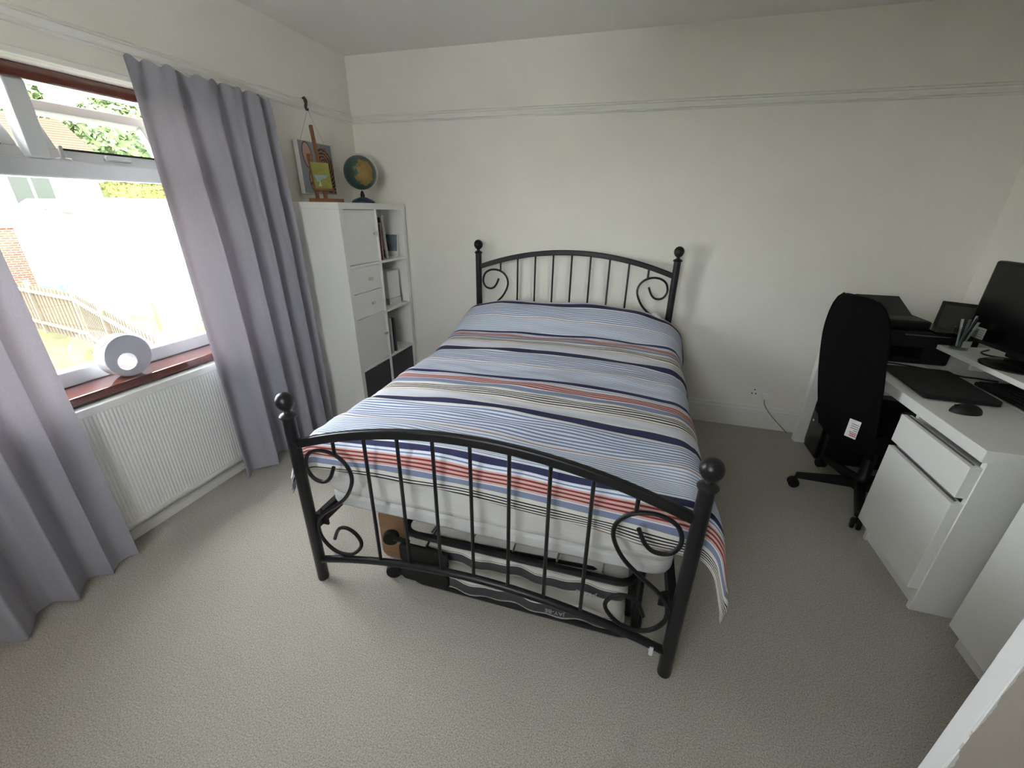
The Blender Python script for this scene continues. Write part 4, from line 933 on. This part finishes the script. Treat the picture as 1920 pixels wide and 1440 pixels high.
for k, (x, y, h, r_, lb) in enumerate([(-37,16.8,8.6,3.2,'broad green garden tree above the neighbouring house roof'),(-33,21.2,7.6,3.0,'large green tree right of the roof behind the conservatory'),(-38,7.0,7.4,3.2,'green tree at the far left behind the roof'),(-30,31.5,6.0,3.7,'green tree furthest right in the gardens')]):
    T_ = thing('tree', (x, y, GZ), lb, 'tree', 'trees beyond the neighbouring house')
    MB().tube([(x,y,GZ),(x+.1,y,GZ+3),(x,y+.2,h-2)], [.3,.24,.1], 10).build('trunk', M_bark, T_, smooth=True)
    f_ = leafy('crown', (x, y, h-2.6), (r_, r_*1.1, 4.2), M_leaf, 6500, .30, T_, seed=k+2); f_['kind'] = 'stuff'
    for j in range(5):
        a = j*1.26; MB().tube([(x,y,h-4.5),(x+r_*.5*math.cos(a),y+r_*.5*math.sin(a),h-2.5)], [.12,.05], 6).build('branch', M_bark, T_)
HG = thing('hedge', (-23.5, 15.0, GZ), 'clipped yellow-green hedge above the conservatory roof', 'hedge')
g = MB().box(-24.0, -22.9, 12.7, 19, GZ, 2.30); g.build('core', M_hedge, HG)
rnd = random.Random(5); vs = []; fs = []
for k in range(5000):
    p = Vector((rnd.uniform(-24.1,-22.8), rnd.uniform(12.6,19.1), rnd.uniform(1.0,2.42))); l = .09
    a = Vector((rnd.gauss(0,1),rnd.gauss(0,1),rnd.gauss(0,1))).normalized(); b_ = a.orthogonal().normalized(); n0 = len(vs); vs += [p-a*l,p+b_*l*.6,p+a*l,p-b_*l*.6]; fs.append((n0,n0+1,n0+2,n0+3))
f_ = MB().add(vs, fs).build('leaves', M_hedge, HG, fixn=False); f_['kind'] = 'stuff'
# garden bits beyond the fence
M_blue = mat('blue_plastic', (.08,.20,.42), .4)
for k, (x, y, z, r_, lb) in enumerate([(-16.0,5.85,-.95,.30,'small blue round lid seen over the far fence'),(-15.2,6.15,-.93,.34,'larger blue round lid seen over the far fence')]):
    W_ = thing('water_butt', (x, y, GZ), lb, 'water butt', 'blue water butts beyond the fence')
    MB().lathe([(r_*.8,0),(r_,z-GZ-.12),(r_,z-GZ-.08)], x, y, 20, GZ).build('barrel', M_blue, W_, smooth=True)
    MB().lathe([(r_*1.05,0),(r_*1.05,.05),(r_*.3,.10),(.01,.10)], x, y, 20, z-.08).build('lid', M_blue, W_, smooth=True)
BN = thing('garden_bench', (-14, 6.0, GZ), 'pale stone planter bench beyond the near fence', 'planter')
bx('slab', M_render, (-14.4, -13.6, 5.6, 6.4, -1.62, -1.52), BN, .01); bx('support', M_render, (-14.3, -13.7, 5.7, 6.3, GZ, -1.62), BN, .01)
PT = thing('shrub', (-11.6, 7.6, GZ), 'small leafy shrub beyond the near fence', 'shrub')
leafy('foliage', (-11.6,7.6,-1.95), (.45,.5,.6), M_leaf, 700, .07, PT, seed=9)['kind'] = 'stuff'
MB().tube([(-11.6,7.6,GZ),(-11.6,7.6,-2.0)], .03, 6).build('stem', M_bark, PT)
tag(MB().lathe([(.05,0),(.05,.85),(.03,.95),(.005,.97)], -13.3, 6.85, 10, GZ).build('garden_post', mat('orange_wood', '9a6a2e', .8)), 'short orange-brown wooden post on the lawn beyond the fence', 'post')
